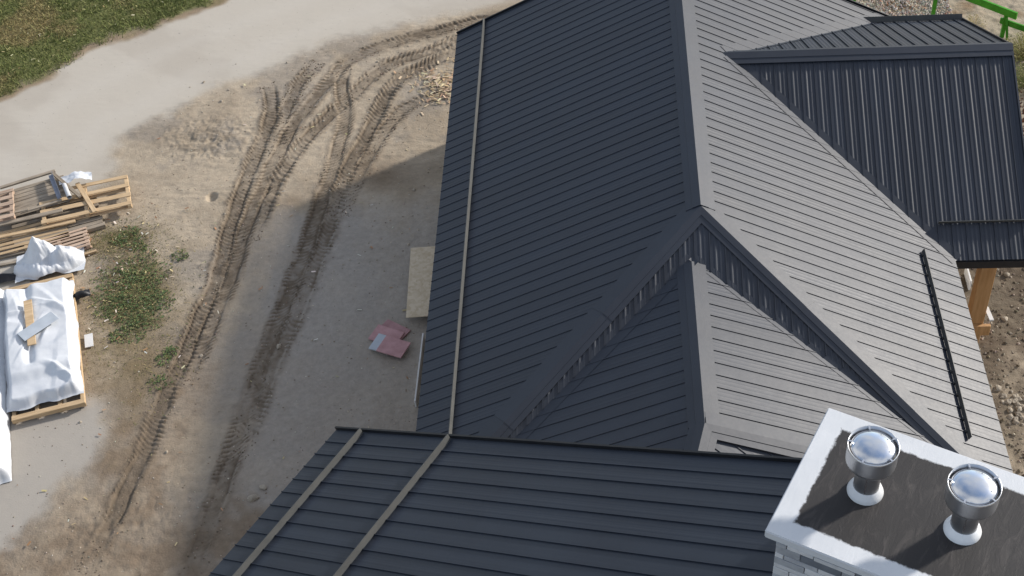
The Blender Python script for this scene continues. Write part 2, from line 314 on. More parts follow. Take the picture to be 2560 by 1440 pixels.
C = mixc(C, cVerge, np.clip(verge, 0, 1) * .85); C = mixc(C, cGrass, grass)
C = mixc(C, cDry, .7 * grass * sstep(.52, .7, fbm(X, Y, 1.5, 37) + .16 * sstep(-20.2, -18.4, -(-X)) * 0 + .25 * sstep(17.0, 19.5, -X + 0) * sstep(13.5, 15, Y)))
rs = far_soil & (Y < 8)
wet = sstep(.40, .62, fbm(X, Y, 1.5, 47) + .22 * sstep(.6, 2.2, Y) - .12 * sstep(0, 1, -Y))
C = np.where(rs[:, None], mixc(mixc(C * .92, np.array([.135, .105, .075]), wet), np.array([.2, .165, .12]), .5 * sstep(.5, .7, med)), C)
sand = far_soil & (Y >= 8)
C = np.where(sand[:, None], mixc(np.tile(np.array([.36, .30, .22]), (len(X), 1)), np.array([.22, .15, .09]), sstep(.5, .68, big * .6 + med * .4)), C)
H = np.where(far_soil, (fbm(X, Y, 1.2, 40) - .5) * .10 + (sml - .5) * .05 + (clod - .5) * .03, H)
A = np.clip(1 - .88 * road - .8 * padm, .08, 1)
H = np.where((X < -100) | (X > 100) | (Y < -100) | (Y > 100), 0, H)
me = bpy.data.meshes.new('ground')
nv = nx * ny; me.vertices.add(nv); me.vertices.foreach_set('co', np.stack([X, Y, H], 1).astype(np.float32).ravel())
idx = np.arange(nv).reshape(nx, ny); q = np.stack([idx[:-1, :-1], idx[1:, :-1], idx[1:, 1:], idx[:-1, 1:]], -1).reshape(-1, 4)
me.loops.add(q.size); me.loops.foreach_set('vertex_index', q.ravel().astype(np.int32))
me.polygons.add(len(q)); me.polygons.foreach_set('loop_start', np.arange(0, q.size, 4, dtype=np.int32)); me.polygons.foreach_set('loop_total', np.full(len(q), 4, np.int32))
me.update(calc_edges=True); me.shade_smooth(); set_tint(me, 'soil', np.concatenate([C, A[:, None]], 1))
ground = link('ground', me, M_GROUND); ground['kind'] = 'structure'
HG = H.reshape(nx, ny)
def gz(x, y):
    i = int(np.clip(np.searchsorted(gx, x), 1, nx - 1)); j = int(np.clip(np.searchsorted(gy, y), 1, ny - 1)); return float(HG[i, j])

# ------------------------------------------------------------------ the house: roofs
house = empty('house', (0, 0, 0))
tag(house, 'house with dark standing seam metal roofs, several wings and a white rimmed chimney', 'house')
m_, k_, yf, wl, wr = .4971, .996, 10.202, 5.675, 5.553
mh = m_ / k_
yG, zG, mG, eG, xG = 5.679, -.492, .5085, 4.49, 7.239
x2, z2, m2, m2l, y2e, m3 = -.225, -.466, .3875, .4587, -5.114, .45
TH = math.radians(29.837); DF = Vector((math.sin(TH), math.cos(TH), 0)); NF = Vector((math.cos(TH), -math.sin(TH), 0))
FC = Vector((-6.482, -5.751, .309)); mF = .5105; RF = 9.35; LF = 11.0
SP = .297
UP = Vector((0, 0, 1))

def clip(poly, a, b, c):
    """keep a*s+b*t<=c"""
    out = []; n = len(poly)
    for i in range(n):
        p, q = poly[i], poly[(i + 1) % n]; dp = a * p[0] + b * p[1] - c; dq = a * q[0] + b * q[1] - c
        if dp <= 0: out.append(p)
        if (dp < 0 < dq) or (dq < 0 < dp):
            f = dp / (dp - dq); out.append((p[0] + (q[0] - p[0]) * f, p[1] + (q[1] - p[1]) * f))
    return out
def trange(poly, s):
    ts = []; n = len(poly)
    for i in range(n):
        p, q = poly[i], poly[(i + 1) % n]
        if (p[0] - s) * (q[0] - s) <= 0 and abs(p[0] - q[0]) > 1e-9: ts.append(p[1] + (q[1] - p[1]) * (s - p[0]) / (q[0] - p[0]))
    return (min(ts), max(ts)) if len(ts) > 1 else None
class Face:
    """a roof plane: origin on its upper line, S along the eave, T down the slope"""
    def __init__(s, O, S, Tdir):
        s.O = Vector(O); s.S = Vector(S).normalized(); s.T = Vector(Tdir).normalized(); s.N = s.S.cross(s.T)
        if s.N.z < 0: s.N = -s.N
    def at(s, a, b, h=0): return s.O + s.S * a + s.T * b + s.N * h + UP * HR
    def st(s, P): d = Vector(P) - s.O; return (d.dot(s.S), d.dot(s.T))
def slab(name, F, poly, parent, top=-.014, th=.10, mat=None):
    n = len(poly); v = [F.at(a, b, top) for a, b in poly] + [F.at(a, b, top - th) for a, b in poly]
    f = [tuple(range(n)), tuple(range(2 * n - 1, n - 1, -1))] + [(i, (i + 1) % n, n + (i + 1) % n, n + i) for i in range(n)]
    me_o = obj(name, v, f, mat or M_DECK, parent); bm = bmesh.new(); bm.from_mesh(me_o.data); bmesh.ops.recalc_face_normals(bm, faces=bm.faces); bm.to_mesh(me_o.data); bm.free(); return me_o
def panels(F, poly, parent, phase=0., minor=.0008, seam=.016, sp=SP, fl=.026):
    smin = min(p[0] for p in poly); smax = max(p[0] for p in poly); i0 = math.floor((smin - phase) / sp); i1 = math.ceil((smax - phase) / sp)
    for i in range(i0, i1):
        a = phase + i * sp; b = a + sp; w = .015
        jit = random.uniform(-.0012, .0012)
        prof = [(a, 0), (a, seam), (a + w, seam), (a + w, 0)]
        for fr in (.36, .68):
            c = a + sp * fr; prof += [(c - fl, jit), (c - .010, minor), (c + .010, minor), (c + fl, jit)]
        prof.append((b, 0))
        V, Fs = [], []
        def add(pts, flip=False):
            n = len(V); V.extend(pts); Fs.append(tuple(range(n, n + len(pts))))
        for (s0, h0), (s1, h1) in zip(prof[:-1], prof[1:]):
            if s1 - s0 < 1e-6:
                r = trange(poly, s0) if smin < s0 < smax else None
                if r and r[1] - r[0] > .02: add([F.at(s0, r[0], h0), F.at(s0, r[1], h0), F.at(s0, r[1], h1), F.at(s0, r[0], h1)])
                continue
            p = clip(clip(poly, 1, 0, s1), -1, 0, -s0)
            if len(p) < 3: continue
            add([F.at(x, y, h0 + (h1 - h0) * (x - s0) / (s1 - s0)) for x, y in p])
        r0 = trange(poly, a) if smin < a < smax else None; r1 = trange(poly, a + w) if smin < a + w < smax else None
        if r0 and r1:
            for e in (0, 1): add([F.at(a, r0[e], 0), F.at(a + w, r1[e], 0), F.at(a + w, r1[e], seam), F.at(a, r0[e], seam)])
        if not Fs: continue
        o = obj('roof_panel', V, Fs, M_ROOF, parent)
        bm = bmesh.new(); bm.from_mesh(o.data); bmesh.ops.remove_doubles(bm, verts=bm.verts, dist=.0004); bmesh.ops.recalc_face_normals(bm, faces=bm.faces)
        bm.faces.ensure_lookup_table()
        big_f = max(bm.faces, key=lambda f: f.calc_area())
        if big_f.normal.dot(F.N) < 0: bmesh.ops.reverse_faces(bm, faces=bm.faces)
        bm.to_mesh(o.data); bm.free()
def cap(name, P0, P1, FA, FB, wA, wB, lift=.05, drop=.045, hem=True, ext=0.):
    """folded metal cap along the line P0-P1 between the planes FA and FB"""
    P0, P1 = Vector(P0), Vector(P1); d = (P1 - P0).normalized(); P0 = P0 - d * ext; P1 = P1 + d * ext
    prof = []
    for F, w, sg in ((FA, wA, -1), (FB, wB, 1)):
        a = F.N.cross(d); a.normalize()
        if a.dot(F.T) < 0 and abs(a.dot(F.T)) > .05: a = -a
        pts = [(a * w + F.N * (lift - drop)), (a * w + F.N * lift)]
        if hem and w > .2: pts += [a * (w * .52) + F.N * (lift + .001), a * (w * .50) + F.N * (lift + .011)]
        prof.append(pts)
    N = ((FA.N + FB.N) / 2).normalized(); h = (lift + .012) / max(.5, N.dot(FA.N))
    line = prof[0] + [N * h] + prof[1][::-1]
    L_ = (P1 - P0).length; npc = max(1, round(L_ / 3.0)); n = len(line); last = None
    for i in range(npc):                      # three metre lengths, each lapped over the next
        A = P0 + d * (L_ * i / npc); B = P0 + d * (L_ * (i + 1) / npc + (.08 if i < npc - 1 else 0))
        oa, ob = N * (0. if i == 0 else -.001), N * .005 * (1 if npc > 1 else 0)
        V = [A + q * 1.0 + oa + UP * HR for q in line] + [B + q + ob + UP * HR for q in line]
        Fs = [(j, j + 1, n + j + 1, n + j) for j in range(n - 1)] + [tuple(range(n)), tuple(range(2 * n - 1, n - 1, -1))]
        last = obj(name, V, Fs, M_ROOF, house); fix(last, UP)
    return last
def fix(o, up):
    bm = bmesh.new(); bm.from_mesh(o.data); bmesh.ops.recalc_face_normals(bm, faces=bm.faces)
    if sum(f.normal.dot(up) * f.calc_area() for f in bm.faces) < -1e-4: bmesh.ops.reverse_faces(bm, faces=bm.faces)
    bm.to_mesh(o.data); bm.free()
def valley(name, P0, P1, FA, FB, w, h=.012):
    P0, P1 = Vector(P0), Vector(P1); d = (P1 - P0).normalized(); out = []
    for F, w_ in ((FA, w[0]), (FB, w[1])):
        a = F.N.cross(d).normalized(); out.append((F, a, w_))
    V = []
    for P in (P0, P1):
        for F, a, w_ in out:
            # the side on which this plane is the visible one is the one that lies above the other plane
            G = out[1][0] if F is out[0][0] else out[0][0]
            s = 1 if (a * .5).dot(G.N) > 0 else -1
            V += [P + a * (s * w_) + F.N * h + UP * HR, P + F.N * h + UP * HR]
    Fs = [(0, 1, 5, 4), (2, 3, 7, 6)]
    o = obj(name, V, Fs, M_ROOF, house)
    me = o.data
    bm = bmesh.new(); bm.from_mesh(me)
    for f in bm.faces:
        if f.normal.z < 0: f.normal_flip()
    bm.to_mesh(me); bm.free(); return o
def rail(F, s0, s1, t, phase=0., h=.105, clamp=True):
    """snow rail: an upright plate on clamps, square to the slope, running along S at distance t"""
    parts = []
    c = lambda s, hh, dt=0: F.at(s, t + dt, hh)
    parts.append(box_vf((c(s0, .012 + h / 2) + c(s1, .012 + h / 2)) / 2, F.S, F.T, F.N, abs(s1 - s0) / 2, .008, h / 2))
    i = math.ceil((min(s0, s1) - phase) / SP)
    while phase + i * SP < max(s0, s1):
        s = phase + i * SP + .008; parts.append(box_vf(c(s, .03, -.010 if clamp else .022), F.S, F.T, F.N, .020, .026, .022)); i += 1
    V, Fs = join_vf(parts); return obj('snow_rail', V, Fs, M_RAIL, house)
M_RAIL = noisy('grey_rail_metal', (.075, .076, .073, 1), (.10, .10, .094, 1), scale=2, rough=.5, bump=0)
def eave_trim(name, F, s0, s1, t, h=.16, th=.03, mat=None, out=.0):
    a, b = F.at(s0, t + out, -.02), F.at(s1, t + out, -.02); d = (b - a).normalized(); dn = Vector((F.T.x, F.T.y, 0)).normalized()
    v, f = box_vf((a + b) / 2 - UP * h / 2 - dn * th / 2, d, dn, UP, (b - a).length / 2, th / 2, h / 2); return obj(name, v, f, mat or M_FASCIA, house)
def rake_trim(name, F, P0, P1, mat=None, w=.035, h=.17, lift=.055):
    P0, P1 = Vector(P0) + UP * HR, Vector(P1) + UP * HR; v, f = bar_vf(P0 + F.N * (lift - h / 2), P1 + F.N * (lift - h / 2), F.N, w, h)
    return obj(name, v, f, mat or M_FASCIA, house)

R1 = Vector((0, 0, 0)); Rf = Vector((0, yf, 0))
FL = Face((0, 0, 0), (0, 1, 0), (-1, 0, -m_)); FR = Face((0, 0, 0), (0, 1, 0), (1, 0, -m_)); FH = Face((0, 0, 0), (1, 0, 0), (0, -1, -mh))
kl = math.sqrt(1 + m_ * m_); kh = math.sqrt(1 + mh * mh)
def roof_part(name, F, polys, phase, slab_poly=None, **kw):
    sp_ = slab(name, F, slab_poly or polys[0], house)
    for p in polys: panels(F, p, sp_, phase, **kw)
    return sp_
PH = yG - 40 * SP
# main left slope
roof_part('roof_slope', FL, [[(0, .0), (yf, 0), (yf, wl * kl), (-k_ * wl, wl * kl)]], PH, seam=.012)
# main right slope, cut along the valleys of the cross gable
G0 = (yG, -zG / m_); ze = zG - mG * eG; xs = -ze / m_
cutA = [(0, 0), (yG, 0), (yG, G0[1] * kl), (yG - eG - .02, xs * kl), (yG - eG - .02, wr * kl), (-k_ * wr, wr * kl)]
cutA = [(0, 0), (yG, 0), (yG, G0[1] * kl), (yG - eG, min(xs, wr) * kl), (-k_ * wr, wr * kl)]
cutB = [(yG, 0), (yf, 0), (yf, wr * kl), (yG + eG * .99, min(xs, wr) * kl), (yG, G0[1] * kl)]
roof_part('roof_slope', FR, [cutA, cutB], PH, slab_poly=[(0, 0), (yf, 0), (yf, wr * kl), (-k_ * wr, wr * kl)])
# hip face, two bands either side of the lower wing
yv = lambda xp, mm: (z2 - mm * xp) / mh
R2 = Vector((x2, z2 / mh, z2))
xc = 4.25
hipR = [(0, 0), (xc, xc * k_ * kh), (R2.x, -R2.y * kh)]
hipL = [(0, 0), (R2.x, -R2.y * kh), (x2 - 5.2, -yv(5.2, m2l) * kh), (-wl, k_ * wl * kh)]
roof_part('roof_slope', FH, [hipR, hipL], -.16 - 20 * SP, slab_poly=[(0, 0), (wr, k_ * wr * kh), (-wl, k_ * wl * kh)], minor=.009, seam=.026, fl=.033)
# lower wing
F2R = Face((x2, 0, z2), (0, 1, 0), (1, 0, -m2)); F2L = Face((x2, 0, z2), (0, 1, 0), (-1, 0, -m2l))
k2r = math.sqrt(1 + m2 ** 2); k2l = math.sqrt(1 + m2l ** 2)
w2r = clip([(R2.y, 0), (y2e, 0), (y2e, 5.3 * k2r), (yv(5.3, m2), 5.3 * k2r)], 0, 1, 5.2 * k2r)
w2r = clip(w2r, 1, 0, R2.y - .2)
roof_part('roof_slope', F2R, [w2r], PH - .05)
w2l = [(R2.y, 0), (y2e, 0), (y2e - 3.42, .9 * k2l), (-8.6, 5.2 * k2l), (yv(5.2, m2l), 5.2 * k2l)]
w2l = clip(w2l, 1, 0, R2.y - .2)
roof_part('roof_slope', F2L, [w2l], PH + .09, seam=.012)
R2e = Vector((x2, y2e, z2))
F3 = Face(R2e, DF, NF - UP * m3)
k3 = math.sqrt(1 + m3 ** 2)
def p3(dx, dy): 
    r = dx * NF.x + dy * NF.y; return F3.st((R2e.x + dx, R2e.y + dy, R2e.z - m3 * r))
roof_part('roof_slope', F3, [[p3(0, 0), p3(-.95, -3.61), p3(3, -8), p3(6.3, -3), p3(5.2, 0)]], .02)
# cross gable on the right
FGS = Face((0, yG, zG), (1, 0, 0), (0, -1, -mG)); FGN = Face((0, yG, zG), (1, 0, 0), (0, 1, -mG)); kg = math.sqrt(1 + mG * mG)
x0 = -zG / m_
gs = [(x0, 0), (xG, 0), (xG, eG * kg), (xs, eG * kg)]
roof_part('roof_slope', FGS, [gs], x0 + .10 - SP, minor=.0085, seam=.022, fl=.034)
roof_part('roof_slope', FGN, [gs], x0 + .10 - SP, minor=.006, seam=.03)
# high front wing, turned by thirty degrees
FFL = Face(FC + NF * RF + UP * mF * RF, DF, -NF - UP * mF); FFR = Face(FC + NF * RF + UP * mF * RF, DF, NF - UP * mF); kF = math.sqrt(1 + mF * mF)
ff = [(0, 0), (-LF, 0), (-LF, RF * kF), (0, RF * kF)]
roof_part('roof_slope', FFL, [ff], -60 * SP, seam=.020)
slab('roof_slope', FFR, [(0, 0), (-LF, 0), (-LF, 6 * kF), (0, 6 * kF)], house, top=0., mat=M_ROOF)

# caps
cap('ridge_cap', R1, Rf, FL, FR, .30, .30, ext=.0)
HL = Vector((-wl, -k_ * wl, -m_ * wl)); HRt = Vector((wr, -k_ * wr, -m_ * wr))
cap('hip_cap', R1, HL, FL, FH, .34, .23, lift=.030, drop=.028); cap('hip_cap', R1, HRt, FR, FH, .34, .23, lift=.030, drop=.028)
cap('ridge_cap', R2 + Vector((0, -.15, 0)), R2e, F2L, F2R, .30, .28, lift=.034, drop=.03)
hl3 = R2e + Vector((-.95, -3.61, -m2l * .95)); hr3 = R2e + Vector((5.2, 0, -m2 * 5.2))
cap('hip_cap', R2e, hl3, F2L, F3, .26, .26); cap('hip_cap', R2e, hr3, F2R, F3, .26, .26)
cap('ridge_cap', (x0 - .12, yG, zG + .01), (xG + .02, yG, zG), FGS, FGN, .26, .24, ext=.02)
cap('ridge_cap', FC + NF * RF + UP * mF * RF, FC + NF * RF + UP * mF * RF - DF * LF, FFL, FFR, .28, .28)
# valleys
G0v = (x0, yG, zG); GS0 = (xs, yG - eG, ze); GN0 = (xs, yG + eG, ze)
valley('valley_flashing', G0v, GS0, FGS, FR, (.16, .22)); valley('valley_flashing', G0v, GN0, FGN, FR, (.12, .30))
valley('valley_flashing', R2, (x2 + 4.3, yv(4.3, m2), z2 - m2 * 4.3), FH, F2R, (.11, .10), .007)
valley('valley_flashing', R2, (x2 - 5.2, yv(5.2, m2l), z2 - m2l * 5.2), FH, F2L, (.11, .24), .007)
# snow rails
rail(FL, -5.0, yf, 4.90 * kl, PH, clamp=False); rail(FR, 1.06, -4.0, 4.77 * kl, PH)
rail(FGS, 5.27, xG, (yG - 1.95) * kg, x0 + .1); rail(FGN, 3.85, xG, 3.95 * kg, x0 + .1, h=.15)
rail(FFL, -.03, -LF, (RF - .65) * kF, clamp=False); rail(FFL, -.03, -LF, (RF - 2.50) * kF, clamp=False)
# eaves and verges
eave_trim('fascia', FL, -k_ * wl, yf, wl * kl); eave_trim('fascia', FR, -k_ * wr, yf, wr * kl)
eave_trim('fascia', FGS, xs, xG, eG * kg, h=.20, out=.03); eave_trim('fascia', FGN, xs, xG, eG * kg, h=.20, out=.03)
eave_trim('fascia', FFL, 0, -LF, RF * kF); eave_trim('fascia', FFR, 0, -LF, 6 * kF)
e = .02
rake_trim('verge_trim', FL, Rf + Vector((0, e, 0)), Vector((-wl, yf + e, -m_ * wl))); rake_trim('verge_trim', FR, Rf + Vector((0, e, 0)), Vector((wr, yf + e, -m_ * wr)))
rake_trim('verge_trim', FGS, (xG + e, yG, zG), (xG + e, yG - eG, ze), mat=M_ROOF); rake_trim('verge_trim', FGN, (xG + e, yG, zG), (xG + e, yG + eG, ze))
FP = FC + NF * RF + UP * mF * RF
rake_trim('verge_trim', FFL, FP + DF * e, FC + DF * e); rake_trim('verge_trim', FFR, FP + DF * e, FP + DF * e + (NF - UP * mF) * 6)

# walls
def prism(name, base, z0, tops, mat, parent):
    n = len(base); v = [(x, y, z0) for x, y in base] + [(x, y, z) for (x, y), z in zip(base, tops)]
    f = [tuple(range(n - 1, -1, -1)), tuple(range(n, 2 * n))] + [(i, (i + 1) % n, n + (i + 1) % n, n + i) for i in range(n)]
    o = obj(name, v, f, mat, parent); fix(o, UP); return o
zt = HR - m_ * wl - .12
prism('wall', [(-5.15, -5.1), (5.0, -5.1), (5.0, 9.85), (-5.15, 9.85)], -.3, [zt] * 4, M_WALL, house)
obj('gable_wall', [(-5.15, 9.8, zt), (5.0, 9.8, zt), (0, 9.8, HR - .2), (-5.15, 9.6, zt), (5.0, 9.6, zt), (0, 9.6, HR - .2)], [(0, 2, 1), (3, 4, 5), (0, 1, 4, 3), (1, 2, 5, 4), (2, 0, 3, 5)], M_WALL, house)
f0 = FC + NF * .45 - DF * .4; 
def fxy(r, a): p = FC + NF * r + DF * a; return (p.x, p.y)
ztF = HR + FC.z - .1
prism('wall', [fxy(.45, -.4), fxy(.45, -LF + .4), fxy(14.8, -LF + .4), fxy(14.8, -.4)], -.3, [ztF] * 4, M_WALL, house)
for a in (-.4, -LF + .6):
    P = [(*fxy(.45, a), ztF), (*fxy(RF, a), HR + FP.z - .2), (*fxy(14.8, a), ztF)]; Q = [(*fxy(.45, a - .2), ztF), (*fxy(RF, a - .2), HR + FP.z - .2), (*fxy(14.8, a - .2), ztF)]
    o = obj('gable_wall', P + Q, [(0, 1, 2), (5, 4, 3), (0, 3, 4, 1), (1, 4, 5, 2), (2, 5, 3, 0)], M_WALL, house); fix(o, UP)
# porch under the cross gable: timber posts, beam, deck, white rails
for (px, py) in ((6.42, 1.62), (6.42, 9.6)):
    o = bevel_box('porch_post', (.34, .28, HR + ze - .18), M_TIMBER, house, .012); o.location = (px, py, (HR + ze - .18) / 2 - .02)
    b = bevel_box('post_bracket', (.40, .10, .30), M_TIMBER, o, .01); b.location = (.12, -.19, -.86)
o = bevel_box('porch_beam', (.2, 8.3, .24), M_TIMBER, house); o.location = (6.42, 5.6, HR + ze - .04)
for (bx, by, bl, bz) in ((6.43, 3.15, 1.25, .15), (6.70, 3.45, .55, .15)):
    o = bevel_box('white_batten', (.045, bl, .30), M_WHITE, house); o.location = (bx, by, bz)
o = bevel_box('white_batten', (.10, .42, .05), M_WHITE, house); o.location = (6.66, 1.50, .93); o.rotation_euler = (0, 0, math.radians(6))

# ------------------------------------------------------------------ chimney (belongs to the house)
ZC = 6.3
ch0 = Vector((-.27, -12.10, ZC)); CA = Vector((math.sin(math.radians(27.4)), math.cos(math.radians(27.4)), 0)); CB = Vector((CA.y, -CA.x, 0))
CL, CW = 1.88, 2.95                # along CA, along CB
def chp(a, b, z): return ch0 + CA * a + CB * b + UP * (z - ZC + HR)
def crown_mat():
    m, t, b = mat_new('chimney_crown_paint'); L = t.links.new
    tc = nd(t, 'ShaderNodeTexCoord'); sx = nd(t, 'ShaderNodeSeparateXYZ'); L(tc.outputs['Object'], sx.inputs[0])
    n = nd(t, 'ShaderNodeTexNoise', i_Scale=9., i_Detail=6., i_Roughness=.65); L(tc.outputs['Object'], n.inputs['Vector'])
    def mth(op, a, bb=None, c=None):
        q = nd(t, 'ShaderNodeMath', operation=op)
        for i, v in enumerate((a, bb, c)):
            if v is None: continue
            if isinstance(v, (int, float)): q.inputs[i].default_value = v
            else: L(v, q.inputs[i])
        return q.outputs[0]
    ax = mth('SUBTRACT', mth('ABSOLUTE', sx.outputs['X']), CL / 2 - .235); ay = mth('SUBTRACT', mth('ABSOLUTE', sx.outputs['Y']), CW / 2 - .235)
    d = mth('MAXIMUM', ax, ay); n0 = mth('MULTIPLY', mth('SUBTRACT', n.outputs[0], .5), .10); d2 = mth('ADD', d, n0)
    mk = nd(t, 'ShaderNodeMapRange'); mk.inputs['From Min'].default_value = -.012; mk.inputs['From Max'].default_value = .012; L(d2, mk.inputs[0])
    nz = nd(t, 'ShaderNodeMapping'); nz.inputs['Rotation'].default_value = (0, 0, .5); nz.inputs['Scale'].default_value = (1.6, 5.5, 4); L(tc.outputs['Object'], nz.inputs[0])
    n3 = nd(t, 'ShaderNodeTexNoise', i_Scale=1.6, i_Detail=7., i_Roughness=.7, i_Distortion=.8); L(nz.outputs[0], n3.inputs['Vector'])
    rp = nd(t, 'ShaderNodeValToRGB'); e = rp.color_ramp.elements; e[0].color = (.017, .0145, .014, 1); e[1].color = (.085, .073, .066, 1); e[0].position = .52; e[1].position = .90; L(n3.outputs[0], rp.inputs[0])
    n4 = nd(t, 'ShaderNodeTexNoise', i_Scale=3., i_Detail=5.); L(tc.outputs['Object'], n4.inputs['Vector'])
    rw = nd(t, 'ShaderNodeValToRGB'); e = rw.color_ramp.elements; e[0].color = (.52, .54, .56, 1); e[1].color = (.66, .67, .68, 1); L(n4.outputs[0], rw.inputs[0])
    # only the top is painted dark
    ge = nd(t, 'ShaderNodeNewGeometry'); sn = nd(t, 'ShaderNodeSeparateXYZ'); L(ge.outputs['Normal'], sn.inputs[0])
    up = mth('LESS_THAN', sn.outputs['Z'], .5); fac = mth('MAXIMUM', mk.outputs[0], up)
    mx = nd(t, 'ShaderNodeMix', data_type='RGBA'); L(fac, mx.inputs[0]); L(rp.outputs[0], mx.inputs[6]); L(rw.outputs[0], mx.inputs[7]); L(mx.outputs[2], b.inputs['Base Color'])
    b.inputs['Roughness'].default_value = .6
    bp = nd(t, 'ShaderNodeBump', i_Strength=.25, i_Distance=.02); L(n3.outputs[0], bp.inputs['Height']); L(bp.outputs[0], b.inputs['Normal'])
    return m
ang = math.atan2(CA.y, CA.x)
ctr = chp(CL / 2, CW / 2, ZC)
zroof = HR + FC.z + mF * 6.5
shaft_h = ctr.z - .10 - zroof
shaft = bevel_box('chimney_shaft', (CL - .22, CW - .22, shaft_h), noisy('chimney_mortar', (.40, .40, .40, 1), (.52, .52, .52, 1), rough=.9), house, .01)
shaft.location = (ctr.x, ctr.y, zroof + shaft_h / 2); shaft.rotation_euler = (0, 0, ang)
bm = bmesh.new(); bmesh.ops.create_cube(bm, size=1); bmesh.ops.scale(bm, vec=(CL, CW, .115), verts=bm.verts); bmesh.ops.bevel(bm, geom=bm.edges[:], offset=.012, segments=2, affect='EDGES')
crown = bm_obj('chimney_crown', bm, crown_mat(), house); crown.location = (ctr.x, ctr.y, ctr.z - .0575); crown.rotation_euler = (0, 0, ang)
MS = [noisy('ledgestone_%s' % n, a, b_, scale=5, rough=.9, bump=.35) for n, a, b_ in (('white', (.50, .50, .50, 1), (.66, .66, .66, 1)), ('grey', (.30, .31, .33, 1), (.44, .45, .46, 1)), ('dark', (.12, .135, .155, 1), (.2, .215, .24, 1)))]
# ledgestones on the two faces turned to the camera side (-CA) and (-CB, +CB)
def stones(normal, along, half, off):
    z = -.02; row = 0
    hgt = [.10, .07, .12, .08, .11, .07, .13, .09]
    while z > -min(shaft_h - .05, 1.5):
        h = hgt[row % 8]; x = -half; row += 1
        while x < half - .02:
            w = min(random.choice([.14, .3, .45, .6, .38]), half - x)
            if half - x - w < .08: w = half - x
            mtl = random.choices(MS, [5, 4, 1])[0]; d = .03 + random.uniform(0, .012)
            o = bevel_box('stone', (w - .008, d * 2, h - .008), mtl, shaft, .006)
            o.location = Vector(along) * (x + w / 2) + Vector(normal) * off + Vector((0, 0, shaft_h / 2 + z - h / 2)); o.rotation_euler = (0, 0, math.atan2(along[1], along[0]))
            x += w
        z -= h
stones((-1, 0, 0), (0, 1, 0), (CW - .22) / 2, (CL - .22) / 2)
stones((0, -1, 0), (1, 0, 0), (CL - .22) / 2, (CW - .22) / 2)

def steel(name, rough, col=(.62, .63, .65, 1)):
    m, t, b = mat_new(name); L = t.links.new
    b.inputs['Metallic'].default_value = 1; b.inputs['Base Color'].default_value = col
    tc = nd(t, 'ShaderNodeTexCoord'); n = nd(t, 'ShaderNodeTexNoise', i_Scale=6., i_Detail=5.); L(tc.outputs['Object'], n.inputs['Vector'])
    mr = nd(t, 'ShaderNodeMapRange'); mr.inputs['To Min'].default_value = rough * .7; mr.inputs['To Max'].default_value = rough * 1.4; L(n.outputs[0], mr.inputs[0]); L(mr.outputs[0], b.inputs['Roughness'])
    bp = nd(t, 'ShaderNodeBump', i_Strength=.05, i_Distance=.02); L(n.outputs[0], bp.inputs['Height']); L(bp.outputs[0], b.inputs['Normal'])
    return m
M_ST, M_ST2 = steel('polished_steel', .16, (.78, .79, .80, 1)), steel('brushed_steel', .33, (.60, .61, .63, 1))
M_COLLAR = noisy('collar_white_metal', (.66, .67, .68, 1), (.76, .77, .78, 1), rough=.4, bump=.05)
def lathe(name, prof, mat, parent, n=48, close=False):
    V = []; Fs = []
    for r, z in prof:
        for i in range(n): a = 2 * math.pi * i / n; V.append((r * math.cos(a), r * math.sin(a), z))
    for j in range(len(prof) - 1):
        for i in range(n): Fs.append((j * n + i, j * n + (i + 1) % n, (j + 1) * n + (i + 1) % n, (j + 1) * n + i))
    if prof[-1][0] < .002: pass
    o = obj(name, V, Fs, mat, parent, smooth=True); return o
def flue(P, s=1.0, q=1.0):
    pipe = lathe('flue_pipe', [(.150 * s, -.02), (.150 * s, .62 * s)], M_ST2, house); pipe.location = P
    c = lathe('storm_collar', [(.212 * s, -.005), (.214 * s, .012), (.195 * s, .055 * s), (.156 * s, .10 * s), (.152 * s, .105 * s)], M_COLLAR, pipe)
    b = lathe('cap_band', [(.262 * s, .47 * s), (.285 * s, .50 * s), (.289 * s, .53 * s), (.289 * s, .70 * s), (.292 * s, .715 * s), (.292 * s, .74 * s), (.284 * s, .74 * s), (.284 * s, .50 * s), (.262 * s, .476 * s)], M_ST2, pipe)
    d = lathe('cap_top', [(.243 * s, .695 * s), (.252 * s, .70 * s), (.252 * s, .712 * s), (.238 * s, .722 * s), (.20 * s, .738 * s), (.15 * s, .752 * s), (.09 * s, .762 * s), (.04 * s, .766 * s), (.001, .767 * s)], M_ST, pipe)
    lathe('cap_underside', [(.243 * s, .695 * s), (.16 * s, .60 * s), (.15 * s, .60 * s)], M_ST2, pipe)
    for k in range(5):
        a = math.radians(20 + 72 * k); v, f = box_vf((math.cos(a) * .268 * s, math.sin(a) * .268 * s, .728 * s), (math.cos(a), math.sin(a), 0), (-math.sin(a), math.cos(a), 0), (0, 0, 1), .026 * s, .010 * s, .014 * s)
        obj('bracket', v, f, M_ST2, pipe)
    v, f = box_vf((-.151 * s * .3, -.151 * s * .95, .34 * s), (1, 0, 0), (0, 1, 0), (0, 0, 1), .006, .003, .28 * s); obj('seam', v, f, M_ST, pipe)
    for k in range(4):
        a = math.radians(-30 + 28 * k); bm_ = bmesh.new(); bmesh.ops.create_icosphere(bm_, subdivisions=1, radius=.007); o = bm_obj('rivet', bm_, M_ST2, pipe); o.location = (.19 * s * math.cos(a), .19 * s * math.sin(a), .742 * s)
    pipe.scale = (1, 1, q); return pipe
flue(chp(.95, .75, ZC), .9, 1.16); flue(chp(.92, 1.80, ZC), .9, 1.16)

